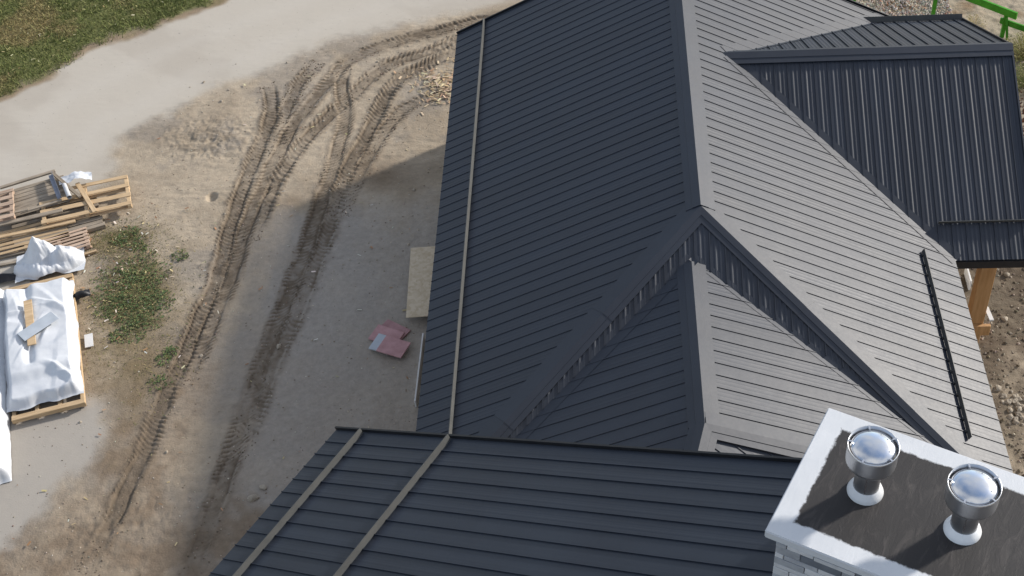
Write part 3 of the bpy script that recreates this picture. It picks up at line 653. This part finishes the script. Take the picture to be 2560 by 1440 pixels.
# ------------------------------------------------------------------ pallets and boards
def pallet(label, cx, cy, z, rz, L, Wd, nb, mat, tilt=(0, 0), cross=3, bw=.13, group=None, name='pallet'):
    t = empty(name, (cx, cy, z)); t.rotation_euler = (tilt[0], tilt[1], rz); tag(t, label, 'pallet', group)
    for i in range(cross):
        x = -L / 2 + .07 + (L - .14) * i / (cross - 1)
        o = bevel_box('stringer', (.10, Wd, .09), mat, t); o.location = (x, 0, .065)
    for i in range(nb):
        y = -Wd / 2 + bw / 2 + (Wd - bw) * i / (nb - 1)
        for zz, skip in ((.122, False), (.01, i % 2 == 1)):
            if skip: continue
            o = bevel_box('deck_board', (L + random.uniform(-.03, .03), bw * random.uniform(.85, 1.1), .022), mat, t); o.location = (random.uniform(-.02, .02), y, zz); o.rotation_euler = (0, 0, random.uniform(-.012, .012))
    return t
A17 = math.radians(18)
GP = 'pallets heaped beside the road'
pallet('weathered grey pallet at the bottom of the heap, under the pale open pallet', -16.3, 6.3, .02, math.radians(21), 2.3, 1.2, 7, M_WOODG)
pallet('pale fresh wood open pallet with wide gaps, topmost at the road end of the heap', -15.62, 6.93, .19, A17, 2.35, 1.35, 4, M_WOOD, (math.radians(-2), math.radians(1)), bw=.16)
pallet('grey slatted pallet under the steel angle, back of the heap', -17.05, 7.05, .2, math.radians(24), 1.75, 1.05, 8, M_WOODG, (math.radians(5), 0))
pallet('pinkish pallet with block ends lying across the grey pallet', -17.95, 6.5, .36, math.radians(17), 1.1, 1.1, 5, M_WOODP, (math.radians(3), math.radians(-3)))
pallet('tan pallet in front of the heap behind the crumpled white tarp', -16.95, 5.65, .03, math.radians(20), 2.2, .9, 6, M_WOOD, bw=.1)
pallet('low pallet with narrow slats sticking out beside the crumpled white tarp', -15.95, 5.35, .03, math.radians(24), 1.5, .75, 6, M_WOODP, bw=.085)
def board(label, p0, p1, w, h, mat, name='board', cat='board', group=None, roll=0):
    p0, p1 = Vector(p0), Vector(p1); d = p1 - p0; o = bevel_box(name, (d.length, w, h), mat, None, .004); o.location = (p0 + p1) / 2
    o.rotation_euler = d.to_track_quat('X', 'Z').to_euler(); tag(o, label, cat, group); return o
board('pale plank laid across the open pallet', (-15.98, 7.52, .36), (-15.2, 6.35, .36), .12, .03, M_WOOD)
board('grey timber sloping down from the tip of the heap', (-16.72, 7.86, .46), (-15.75, 6.95, .37), .09, .06, M_WOODG)
board('long grey plank along the back edge of the heap', (-18.0, 7.28, .47), (-16.66, 7.93, .47), .10, .05, M_WOODG)
board('long tan plank along the front of the heap', (-18.3, 5.35, .26), (-15.7, 6.12, .26), .11, .04, M_WOOD)
board('long grey plank above the tan plank on the heap', (-18.3, 5.75, .34), (-16.1, 6.45, .36), .13, .04, M_WOODG)
board('round pale pole on the ground before the slatted pallet', (-15.9, 4.72, .06), (-14.95, 5.17, .06), .07, .07, M_WOOD)
board('thick grey sleeper lying under the open pallet', (-15.95, 5.72, .08), (-14.95, 6.15, .08), .14, .12, M_WOODG)
for i, (a, b) in enumerate((((-18.4, 4.75), (-16.6, 5.25)), ((-18.3, 4.5), (-16.9, 4.85)), ((-18.2, 6.05), (-17.0, 6.45)), ((-17.2, 6.35), (-16.2, 6.8)))):
    z = (.07, .05, .42, .40)[i]; board('thin grey batten among the heaped pallets', (*a, z), (*b, z), .08, .04, M_WOODG, group='thin battens in the pallet heap')
ang_o = tag(obj('steel_angle', *join_vf([bar_vf((-16.72, 7.72, .5), (-16.25, 6.82, .44), (0, 0, 1), .12, .012), bar_vf((-16.67, 7.74, .56), (-16.2, 6.84, .50), (0, 0, 1), .012, .12)]), M_GREYMET), 'blue grey steel angle lying on the grey slatted pallet', 'steel angle')
bm = bmesh.new(); bmesh.ops.create_cone(bm, cap_ends=False, segments=20, radius1=.06, radius2=.06, depth=.62)
pp = bm_obj('metal_pipe', bm, noisy('pale_pipe', (.45, .45, .45, 1), (.55, .55, .55, 1), rough=.4), smooth=True); pp.location = (-16.1, 7.05, .5); pp.rotation_euler = (math.radians(88), 0, math.radians(28)); tag(pp, 'short pale pipe beside the steel angle', 'pipe')

# ------------------------------------------------------------------ wrapped loads
def tarp(name, label, cx, cy, rz, L, Wd, hfun, n=(90, 160), z0=0., seed=0, mat=None):
    u = np.linspace(-1, 1, n[0]); v = np.linspace(-1, 1, n[1]); U, V = np.meshgrid(u, v, indexing='ij')
    x = U * Wd / 2; y = V * L / 2
    ex = (fbm(y + seed, x * 0 + seed, .5, 11) - .5) * .14; ey = (fbm(x + seed, y * 0 + seed, .4, 12) - .5) * .22
    x = x * (1 + ex * np.abs(U)); y = y + ey * np.abs(V) ** 3
    z = hfun(U, V, x, y) + z0
    co = np.stack([x.ravel(), y.ravel(), z.ravel()], 1); idx = np.arange(n[0] * n[1]).reshape(n)
    q = np.stack([idx[:-1, :-1], idx[1:, :-1], idx[1:, 1:], idx[:-1, 1:]], -1).reshape(-1, 4)
    o = obj(name, co.tolist(), [tuple(int(i) for i in r) for r in q], mat or M_TARP, smooth=True); o.location = (cx, cy, 0); o.rotation_euler = (0, 0, rz); tag(o, label, 'tarpaulin'); return o
def ridged(x, y, sc, seed): return 1 - np.abs(2 * fbm(x, y, sc, seed, 3) - 1)
PA = math.atan2(4.28, -1.40) - math.pi / 2       # long axis of the skid
pcx, pcy = (-15.49 - 13.89 - 15.28 - 16.89) / 4, (-.57 - .09 + 4.18 + 3.72) / 4
sk = empty('long_skid', (pcx, pcy, .0), PA); tag(sk, 'long open timber skid carrying the white wrapped load', 'skid')
for y in (-2.19, -1.6, -.8, 0, .8, 1.62, 2.19):
    o = bevel_box('cross_board', (1.66, .11 if abs(y) < 2 else .14, .035), M_WOOD, sk); o.location = (0, y, .20)
for x in (-.78, -.26, .26, .78):
    o = bevel_box('runner', (.09, 4.42, .15), M_WOOD, sk); o.location = (x, 0, .10)
for y in (-2.215, 2.215):
    o = bevel_box('end_board', (1.68, .035, .12), M_WOOD, sk); o.location = (0, y + (.005 if y > 0 else -.005), .13)
def crease(x, y, seed, fr=3.0):
    r = np.random.default_rng(seed); z = 0; wx_ = (fbm(x, y, .9, seed) - .5) * 1.6
    for i in range(5):
        a = r.uniform(0, math.pi); f = fr * (1 + .55 * i); z = z + np.abs(np.sin((x * math.cos(a) + y * math.sin(a)) * f + r.uniform(0, 6) + wx_ * 2.2)) / (1 + .8 * i)
    return z / 2.6
def folds(x, y, seed, n=9, amp=.05, lean=None):
    r = np.random.default_rng(seed); z = np.zeros_like(x)
    for i in range(n):
        a = r.uniform(0, math.pi) if lean is None else r.normal(lean, .45); cx_, cy_ = r.uniform(x.min(), x.max()), r.uniform(y.min(), y.max()); w = r.uniform(.05, .16); ln = r.uniform(.4, 1.2)
        dx, dy = x - cx_, y - cy_; q = dx * math.cos(a) + dy * math.sin(a) + .12 * (fbm(x, y, .7, seed + i) - .5); t = -dx * math.sin(a) + dy * math.cos(a)
        z = z + amp * r.uniform(.4, 1.2) * np.clip(1 - np.where(q > 0, q / w, -q / (w * 2.2)), 0, 1) * np.clip(1 - np.abs(t) / ln, 0, 1)
    return z
def hload(U, V, x, y):
    du = 1 - np.abs(U) ** 3; edge = sstep(0, .22, 1 - np.abs(U)) * sstep(0, .10, 1 - np.abs(V))
    wr_ = folds(x, y, 3, 16, .055) + folds(x, y, 9, 10, .07, 1.3) * sstep(.4, .7, -V) + (fbm(x, y, 1.0, 8) - .5) * .06 - .02
    step = .10 * sstep(-.72, -.55, V) 
    groove = -.09 * np.exp(-((U + .25) / .12) ** 2) * sstep(-.5, -.4, V)
    return .05 + edge * (.26 + step + groove) + wr_ * (.25 + edge)
ld = tarp('wrapped_load', 'white plastic wrapped load strapped on the long timber skid', pcx - .02, pcy - .06, PA, 3.95, 1.74, hload, z0=.20, seed=1); ld['category'] = 'wrapped load'
bpy.context.view_layer.update()
_lv = np.array([tuple(ld.matrix_world @ v.co) for v in ld.data.vertices])
def load_top(x, y, r): return float(_lv[np.hypot(_lv[:, 0] - x, _lv[:, 1] - y) < r][:, 2].max())
zp = load_top(pcx - .28, pcy + .28, .55) - .02
o = bevel_box('plank', (.20, 1.55, .03), M_WOOD); o.location = (pcx - .28, pcy + .28, zp); o.rotation_euler = (math.radians(1), 0, PA + .02); tag(o, 'tan plank lying on top of the white wrapped load', 'plank')
o = bevel_box('white_sheet', (.95, .36, .012), M_PALE); o.location = (pcx - .02, pcy + .12, zp + .035); o.rotation_euler = (0, math.radians(-2), PA + .50); tag(o, 'flat white sheet lying across the plank on the wrapped load', 'sheet')
def hcrump(U, V, x, y):
    r = np.clip(1 - (U ** 2 * .9 + V ** 2 * .9), 0, 1) ** .6
    pk = np.maximum(0, .62 - 1.5 * np.hypot((U + .25) * .8, (V - .35) * .55)) + np.maximum(0, .30 - 1.1 * np.hypot(U - .45, (V + .1) * .6))
    return .02 + r * (.10 + pk + .30 * crease(x, y, 22, 4.0) + .06 * crease(x, y, 25, 11.))
tarp('crumpled_tarp', 'crumpled white tarpaulin heaped between the pallets and the skid', -16.05, 4.72, math.radians(14), 1.0, 1.75, hcrump, (130, 100), .06, 4)
def hlong(U, V, x, y):
    r = np.clip(1 - U ** 2, 0, 1) ** .5 * sstep(0, .06, 1 - np.abs(V))
    return .02 + .50 * r + (folds(x, y, 31, 30, .08) + (fbm(x, y, 1.2, 9) - .5) * .08) * (.3 + r)
tarp('wrapped_bundle', 'long white plastic wrapped bundle beside the skid', -16.62, .62, PA - .03, 6.2, 1.35, hlong, (70, 200), 0, 7)['category'] = 'wrapped bundle'
def hsm(U, V, x, y): return .46 + .06 * ridged(x, y, .25, 6) - .1 * np.abs(U)
tarp('plastic_scrap', 'thin clear plastic scrap on the back of the pallet heap', -16.05, 7.66, .3, .32, .85, hsm, (30, 20))
def hblk(U, V, x, y): return .04 + .13 * np.clip(1 - U ** 2 - V ** 2, 0, 1) + .04 * ridged(x, y, .2, 16)
tarp('black_wrap', 'black plastic flap sticking out of the wrapped load over the weeds', -14.92, 3.50, .4, .26, .46, hblk, (24, 20), .05, 2, M_BLACK)['category'] = 'plastic flap'
tarp('black_wrap', 'black plastic flap beside the crumpled white tarpaulin and bundle', -17.1, 4.2, .2, .28, .6, hblk, (24, 20), .03, 5, M_BLACK)['category'] = 'plastic flap'
o = obj('cardboard_offcut', *box_vf((-14.37, 2.02, .05), (math.cos(.3), math.sin(.3), 0), (-math.sin(.3), math.cos(.3), 0), (0, 0, 1), .10, .22, .012), M_WHITE); tag(o, 'small white offcut on the dirt beside the wrapped load', 'offcut')

# ------------------------------------------------------------------ things by the left eave
o = bevel_box('osb_sheet', (1.22, 2.42, .018), M_OSB, None, .003); o.location = (-6.10, 3.62, .27); o.rotation_euler = (0, math.radians(-2), math.radians(2)); tag(o, 'tan strand board sheet lying under the left eave', 'board sheet')
for dy in (-.7, .7):
    q_ = bevel_box('bearer', (1.0, .1, .22), M_WOODG); q_.location = (-6.0, 3.62 + dy, .13); tag(q_, 'timber bearer propping up the strand board sheet', 'bearer', 'bearers under the strand board')
def slabbox(label, cx, cy, z, rz, lx, ly, mat, name, cat): 
    o = bevel_box(name, (lx, ly, .035), mat, None, .004); o.location = (cx, cy, z); o.rotation_euler = (math.radians(random.uniform(-1, 1)), math.radians(random.uniform(-1, 1)), rz); tag(o, label, cat); return o
slabbox('faded pink foam board at the bottom of the pile by the eave', -7.0, 2.14, .03, math.radians(-33), .70, .55, M_PINK, 'foam_board', 'foam board')
slabbox('pink foam board in the middle, under the pale grey offcut', -7.12, 1.98, .068, math.radians(-24), .72, .50, M_PINK, 'foam_board', 'foam board')
slabbox('pale grey offcut between the pink foam boards', -7.24, 1.72, .105, math.radians(-22), .34, .52, M_PALE, 'grey_offcut', 'offcut')
slabbox('pink foam board with white spots, topmost of the pile', -6.90, 1.55, .142, math.radians(-22), .66, .52, M_PINK, 'foam_board', 'foam board')
o = board('white board standing on edge along the wall below the left eave', (-6.22, 1.9, .12), (-6.24, -.2, .12), .035, .22, M_WHITE); o.name = 'white_board'

# ------------------------------------------------------------------ stones, debris
def rock_mesh(seed, sub=2):
    bm = bmesh.new(); bmesh.ops.create_icosphere(bm, subdivisions=sub, radius=1)
    for v in bm.verts:
        n = mnoise.noise(v.co * 1.1 + Vector((seed * 7.1, 0, 0))); v.co *= 1 + .5 * n; v.co.z *= .65
        for a in range(3):
            pl = Vector((math.sin(seed * 3 + a * 2.1), math.cos(seed * 5 + a), .3 + .2 * a)).normalized(); dd_ = v.co.dot(pl) - .62
            if dd_ > 0: v.co -= pl * dd_ * .8
    me = bpy.data.meshes.new('stone'); bm.to_mesh(me); bm.free(); me.materials.append(M_STONE); return me
ROCKS = [rock_mesh(i) for i in range(6)]
RDM = road.reshape(nx, ny)
def on_road(x, y):
    i = int(np.clip(np.searchsorted(gx, x), 1, nx - 1)); j = int(np.clip(np.searchsorted(gy, y), 1, ny - 1)); return RDM[i, j] > .3
def rock(x, y, s, label, group=None, i=0, dz=.25):
    o = bpy.data.objects.new('stone', ROCKS[i % 6]); COL.objects.link(o); o.location = (x, y, gz(x, y) + s * dz); o.scale = (s, s * random.uniform(.7, 1), s * random.uniform(.7, 1)); o.rotation_euler = (0, 0, random.uniform(0, 6)); tag(o, label, 'stone', group)
rock(-9.58, -2.69, .14, 'round pale stone alone on the dirt below the front wing eave', i=0)
rock(-9.40, -2.40, .10, 'flat pale stone next to the round pale stone', i=3)
rock(-9.69, 1.76, .08, 'small white stone lying in the wheel rut', i=2)
rock(6.74, .11, .12, 'lone pale stone on the soil near the stone heap', i=1)
for i in range(34):
    a = random.uniform(0, 6.28); r = random.uniform(0, 1) ** .7; rock(7.02 + math.cos(a) * .34 * r, -.45 + math.sin(a) * .5 * r, random.uniform(.045, .10), 'pale broken stone in the heap beside the right eave', 'stones in the heap beside the right eave', i)
for i in range(18):
    x, y = random.uniform(6.7, 8.6), random.uniform(1.6, 4.8); rock(x, y, random.uniform(.03, .09), 'stone scattered on the dark soil beside the porch post', 'stones scattered beside the porch', i)
for i in range(60):
    x, y = random.uniform(-14, -6.2), random.uniform(-4, 14.5)
    rock(x, y, random.choice([.02, .025, .03, .04, .05]), 'small pale stone scattered on the tracked dirt', 'small stones scattered on the dirt', i)

def scatter(name, pts, mk, cols, mat, label, cat, attr='tint'):
    V, Fs, Cc = [], [], []
    for p, c in zip(pts, cols):
        v, f = mk(p); n = len(V); V += v; Fs += [tuple(i + n for i in q_) for q_ in f]; Cc += [(*c, 1)] * len(v)
    o = obj(name, V, Fs, mat); set_tint(o.data, attr, Cc); o['kind'] = 'stuff'; tag(o, label, cat); return o
def octa(p):
    x, y, s = p; z = gz(x, y); a = random.uniform(0, 6); s2 = s * random.uniform(.5, 1); ca, sa = math.cos(a), math.sin(a)
    pt = [(s, 0, 0), (0, s2, 0), (-s, 0, 0), (0, -s2, 0), (0, 0, s * .6), (0, 0, -s * .5)]
    v = [(x + q_[0] * ca - q_[1] * sa + random.uniform(-.2, .2) * s, y + q_[0] * sa + q_[1] * ca, z + q_[2] + s * .15) for q_ in pt]
    return v, [(0, 1, 4), (1, 2, 4), (2, 3, 4), (3, 0, 4), (1, 0, 5), (2, 1, 5), (3, 2, 5), (0, 3, 5)]
def jitc(c, s=.25): k = random.uniform(1 - s, 1 + s); return tuple(min(.9, x * k * random.uniform(.93, 1.07)) for x in c)
pts = [(random.uniform(-15, -5.9), random.uniform(-5, 15), random.choice([.008, .012, .012, .018, .025])) for _ in range(3200)]
pts = [p for p in pts if not on_road(p[0], p[1])]
scatter('pebbles', pts, octa, [jitc(random.choice([(.34, .28, .21), (.22, .17, .12), (.18, .14, .10), (.45, .40, .33)])) for _ in pts], M_PEB, 'loose crumbs and pebbles strewn over the dirt yard', 'pebbles')
pts = []
for P, amp in TR:
    P = smooth_poly(P, 2)
    for _ in range(420):
        i = random.randrange(len(P) - 1); f = random.random(); p = P[i] * (1 - f) + P[i + 1] * f; r = random.choice([-1, 1]) * abs(random.gauss(.2, .05)) if random.random() < .7 else random.gauss(0, .12)
        dv = P[i + 1] - P[i]; dv = dv / (np.hypot(*dv) + 1e-9); pts.append((p[0] - dv[1] * r, p[1] + dv[0] * r, random.choice([.012, .018, .022, .03])))
scatter('mud_crumbs', pts, octa, [jitc(random.choice([(.15, .115, .08), (.12, .09, .065), (.24, .19, .14)])) for _ in pts], M_PEB, 'crumbs of damp mud thrown up along the wheel ruts', 'mud crumbs')
pts = [(random.uniform(5.75, 8.4), random.uniform(13.7, 16.2), random.uniform(.03, .06)) for _ in range(2600)]
gp = pts
pts = []
while len(pts) < 900:
    x, y = random.uniform(-21, -5), random.uniform(6, 18)
    if on_road(x, y): pts.append((x, y, random.choice([.006, .008, .01, .014])))
scatter('road_grit', pts, octa, [jitc(random.choice([(.40, .36, .31), (.46, .42, .36), (.30, .26, .22)]), .15) for _ in pts], M_PEB, 'fine grit lying on the pale road', 'grit')
pts = gp
scatter('gravel_bed', pts, octa, [jitc(random.choice([(.42, .37, .31), (.34, .30, .27), (.38, .27, .20), (.5, .45, .38), (.30, .16, .10) if random.random() < .4 else (.4, .36, .3)])) for _ in pts], M_PEB, 'pale pebble bed beside the green fence', 'gravel')
pts = [(random.uniform(6.5, 9.2), random.uniform(-2.5, 5.5), random.choice([.012, .02, .03, .045])) for _ in range(1500)]
scatter('soil_clods', pts, octa, [jitc(random.choice([(.24, .19, .14), (.14, .11, .08), (.35, .30, .24)])) for _ in pts], M_PEB, 'clods of dark soil beside the porch', 'soil clods')
pts = [(random.gauss(9.9, .5), random.gauss(9.5, .7), random.uniform(.02, .05)) for _ in range(900)]
scatter('dead_leaves', pts, octa, [jitc(random.choice([(.16, .06, .03), (.12, .05, .035), (.2, .11, .06)])) for _ in pts], M_PEB, 'red brown dead leaves heaped beyond the porch gable', 'dead leaves')
def sliver(p):
    x, y, s = p; z = gz(x, y) + random.uniform(.005, .05) ; a = random.uniform(0, 6.3); l = s; w = s * random.uniform(.15, .4); ca, sa = math.cos(a), math.sin(a); t = random.uniform(-.3, .3) * s
    c4 = [(-l, -w, 0), (l, -w, t), (l, w, t + w * .4), (-l, w, w * .4)]; return [(x + q_[0] * ca - q_[1] * sa, y + q_[0] * sa + q_[1] * ca, z + q_[2]) for q_ in c4], [(0, 1, 2, 3)]
pts = [(random.gauss(-6.35, .33), random.gauss(11.75, .42), random.uniform(.03, .10)) for _ in range(300)] + [(random.gauss(-6.9, .4), random.gauss(12.2, .3), random.uniform(.03, .08)) for _ in range(70)]
scatter('wood_shavings', pts, sliver, [jitc(random.choice([(.48, .36, .23), (.52, .42, .29), (.38, .27, .17)])) for _ in pts], M_PEB, 'pale wood shavings spilled beside the far left corner', 'wood shavings')
pts = [(random.uniform(-15, -6), random.uniform(-4, 13), random.uniform(.02, .06)) for _ in range(110)] + [(random.gauss(-14.3, .8), random.gauss(4.6, 1.3), random.uniform(.025, .06)) for _ in range(140)]
pts = [p for p in pts if not on_road(p[0], p[1])]
scatter('litter_leaves', pts, sliver, [jitc(random.choice([(.45, .38, .26), (.34, .20, .11), (.5, .42, .22), (.6, .56, .48)])) for _ in pts], M_LEAF, 'fallen leaves and offcuts scattered over the yard', 'fallen leaves')

# ------------------------------------------------------------------ plants
def blade_tris(x, y, z, h, w, a, lean):
    ca, sa = math.cos(a), math.sin(a); lx, ly = lean
    return [(x - w * ca, y - w * sa, z), (x + w * ca, y + w * sa, z), (x + lx, y + ly, z + h)], [(0, 1, 2)]
GL = ROAD_L
def grass_field():
    n = 60000; x = RNG.uniform(-23, -12.5, n); y = RNG.uniform(10, 20.5, n); d, _, s = poly_dist(x, y, GL); sd = d * s + .35
    dens = sstep(.05, .5, sd + (fbm(x, y, .8, 21) - .5) * .9); keep = RNG.random(n) < dens; x, y = x[keep], y[keep]
    dry = fbm(x, y, 1.5, 37) + .25 * sstep(17.0, 19.5, -x) * sstep(13.5, 15, y)
    m = len(x); a = RNG.uniform(0, 6.3, m); h = RNG.uniform(.05, .13, m); w = RNG.uniform(.010, .022, m); lx, ly = RNG.normal(0, .06, m), RNG.normal(0, .06, m)
    V = np.empty((m, 3, 3)); V[:, 0] = np.stack([x - w * np.cos(a), y - w * np.sin(a), np.zeros(m) - .01], 1); V[:, 1] = np.stack([x + w * np.cos(a), y + w * np.sin(a), np.zeros(m) - .01], 1); V[:, 2] = np.stack([x + lx, y + ly, h], 1)
    g = np.array([.185, .21, .068]); dr = np.array([.32, .27, .13]); gr2 = np.array([.135, .165, .052]); f = np.clip(.8 * sstep(.50, .72, dry) + RNG.normal(0, .22, m), 0, 1); f2 = RNG.random(m)
    c = (g * (1 - f2[:, None]) + gr2 * f2[:, None]) * (1 - f[:, None]) + dr * f[:, None]; c *= RNG.uniform(.7, 1.25, (m, 1))
    me = bpy.data.meshes.new('grass'); me.vertices.add(3 * m); me.vertices.foreach_set('co', V.astype(np.float32).ravel()); me.loops.add(3 * m); me.loops.foreach_set('vertex_index', np.arange(3 * m, dtype=np.int32)); me.polygons.add(m)
    me.polygons.foreach_set('loop_start', np.arange(0, 3 * m, 3, dtype=np.int32)); me.polygons.foreach_set('loop_total', np.full(m, 3, np.int32)); me.update(calc_edges=True)
    set_tint(me, 'tint', np.concatenate([np.repeat(c, 3, 0), np.ones((3 * m, 1))], 1)); o = link('grass', me, M_LEAF); o['kind'] = 'stuff'; tag(o, 'green and dry grass verge beyond the pale road', 'grass')
grass_field()
pts = []
while len(pts) < 150:
    x, y = random.uniform(-21, -13), random.uniform(11, 20)
    d, _, s = poly_dist(np.array([x]), np.array([y]), GL)
    if d[0] * s[0] > .4: pts.append((x, y, random.uniform(.02, .05)))
def sliv_up(p): v, f = sliver(p); return [(a, b, c + .08) for a, b, c in v], f
scatter('verge_leaves', pts, sliv_up, [jitc(random.choice([(.6, .55, .35), (.5, .42, .2), (.3, .2, .1)])) for _ in pts], M_LEAF, 'yellow fallen leaves dotted over the grass verge', 'fallen leaves')
def weed(name, label, x, y, r, h, nleaf, cols, group=None, cat='weed', lw=.35):
    V, Fs, Cc = [(0, 0, -.02)], [], [(*cols[0], 1)]; z = gz(x, y)
    for _ in range(nleaf):
        a = random.uniform(0, 6.3); rr = r * random.uniform(0, 1) ** .6; px, py = math.cos(a) * rr, math.sin(a) * rr; pz = random.uniform(.0, h) * (1 - .5 * rr / r)
        l = random.uniform(.035, .085) * (1 if lw < .5 else 1); w = l * lw; b = a + random.uniform(-1, 1); ca, sa = math.cos(b), math.sin(b); up = random.uniform(-.1, .5) * l
        n = len(V); V += [(px, py, pz), (px + l * .5 * ca - w * sa, py + l * .5 * sa + w * ca, pz + up), (px + l * ca, py + l * sa, pz + up * .6), (px + l * .5 * ca + w * sa, py + l * .5 * sa - w * ca, pz + up)]
        Fs += [(n, n + 1, n + 2, n + 3), (0, n, n + 4)]; V.append((px + .004, py + .004, pz)); c = jitc(random.choice(cols), .3); Cc += [(*c, 1)] * 5
    o = obj(name, V, Fs, M_LEAF); set_tint(o.data, 'tint', Cc); o.location = (x, y, z); tag(o, label, cat, group); return o
GC = [(.09, .13, .05), (.11, .155, .06), (.075, .105, .045), (.15, .165, .065), (.22, .19, .09)]
wsp = [(-14.21, 5.93), (-13.86, 5.31), (-14.46, 5.63), (-13.9, 4.14), (-13.63, 4.27), (-13.22, 3.83), (-12.85, 3.36), (-14.29, 3.58), (-14.46, 4.2), (-13.85, 3.05), (-13.38, 2.73), (-13.0, 2.85), (-13.39, 2.33), (-12.74, 4.97), (-12.4, 1.39), (-12.34, 0.64), (-12.26, 1.64), (-14.3, 3.0), (-13.76, 2.2), (-13.55, 3.6), (-13.95, 3.4), (-13.2, 3.3), (-13.3, 4.4), (-14.0, 4.6), (-13.6, 5.0), (-14.1, 5.5)]
for i, (x, y) in enumerate(wsp):
    big_ = 5 <= i < 13 or i in (3, 4, 19, 20, 21, 22, 23)
    weed('weed', 'low leafy green weed in the patch beside the wrapped load', x, y, random.uniform(.30, .46) if big_ else random.uniform(.16, .3), random.uniform(.04, .09), 115 if big_ else 70, GC, 'weeds beside the wrapped load')
def patch_grass():
    V, Fs, Cc = [], [], []
    for _ in range(4200):
        x, y = (random.gauss(-13.7, .75), random.gauss(3.4, 1.2)) if random.random() < .6 else (random.gauss(-14.5, .6), random.gauss(5.6, .45))
        if random.random() < .1: x, y = random.gauss(-12.5, .4), random.gauss(1.2, .9)
        a = random.uniform(0, 6.3); v, f = blade_tris(x, y, gz(x, y) - .005, random.uniform(.02, .07), random.uniform(.006, .014), a, (random.gauss(0, .05), random.gauss(0, .05))); n = len(V); V += v; Fs += [tuple(i + n for i in f[0])]
        c = jitc(random.choice([(.14, .15, .05), (.22, .19, .08), (.10, .12, .04), (.28, .22, .11)])); Cc += [(*c, 1)] * 3
    o = obj('patch_grass', V, Fs, M_LEAF); set_tint(o.data, 'tint', Cc); o['kind'] = 'stuff'; tag(o, 'thin yellow green grass growing among the weeds by the load', 'grass')
patch_grass()
weed('shrub', 'yellow green dry grass bush beyond the porch gable', 10.0, 12.2, .7, .9, 1500, [(.22, .20, .06), (.30, .26, .10), (.14, .16, .04)], cat='shrub', lw=.18)
weed('shrub', 'olive green bush with dry flower heads beside the gable corner', 9.75, 11.0, .6, .7, 1300, [(.16, .17, .05), (.32, .28, .14), (.10, .13, .035)], cat='shrub', lw=.2)
weed('dry_tussock', 'straw coloured tussock beside the green fence', 8.9, 13.9, .35, .35, 260, [(.38, .30, .15), (.3, .25, .12)], cat='tussock', lw=.15)

# ------------------------------------------------------------------ green fence
fence = empty('green_fence', (7.8, 14.4, 0)); tag(fence, 'bright green painted timber rail fence beyond the far gable', 'fence')
def f_bar(name, p0, p1, w, h, up=(0, 0, 1)):
    v, f = bar_vf(Vector(p0) - fence.location, Vector(p1) - fence.location, up, w, h); obj(name, v, f, M_GREEN, fence)
for (x, y) in ((5.55, 14.85), (7.81, 14.45), (9.57, 13.36), (10.9, 12.3)):
    f_bar('post', (x, y, -.05), (x, y, .86), .10, .10, (0, 1, 0))
f_bar('rail', (5.2, 14.78, .80), (7.98, 14.36, .80), .05, .22); f_bar('rail', (7.9, 14.75, .86), (9.78, 13.10, .86), .06, .22)
f_bar('rail', (9.45, 13.42, .52), (11.2, 12.05, .52), .05, .18); f_bar('brace', (9.57, 13.30, .70), (9.66, 13.12, .05), .06, .06, (0, 1, 0))

SC.render.engine = 'CYCLES'
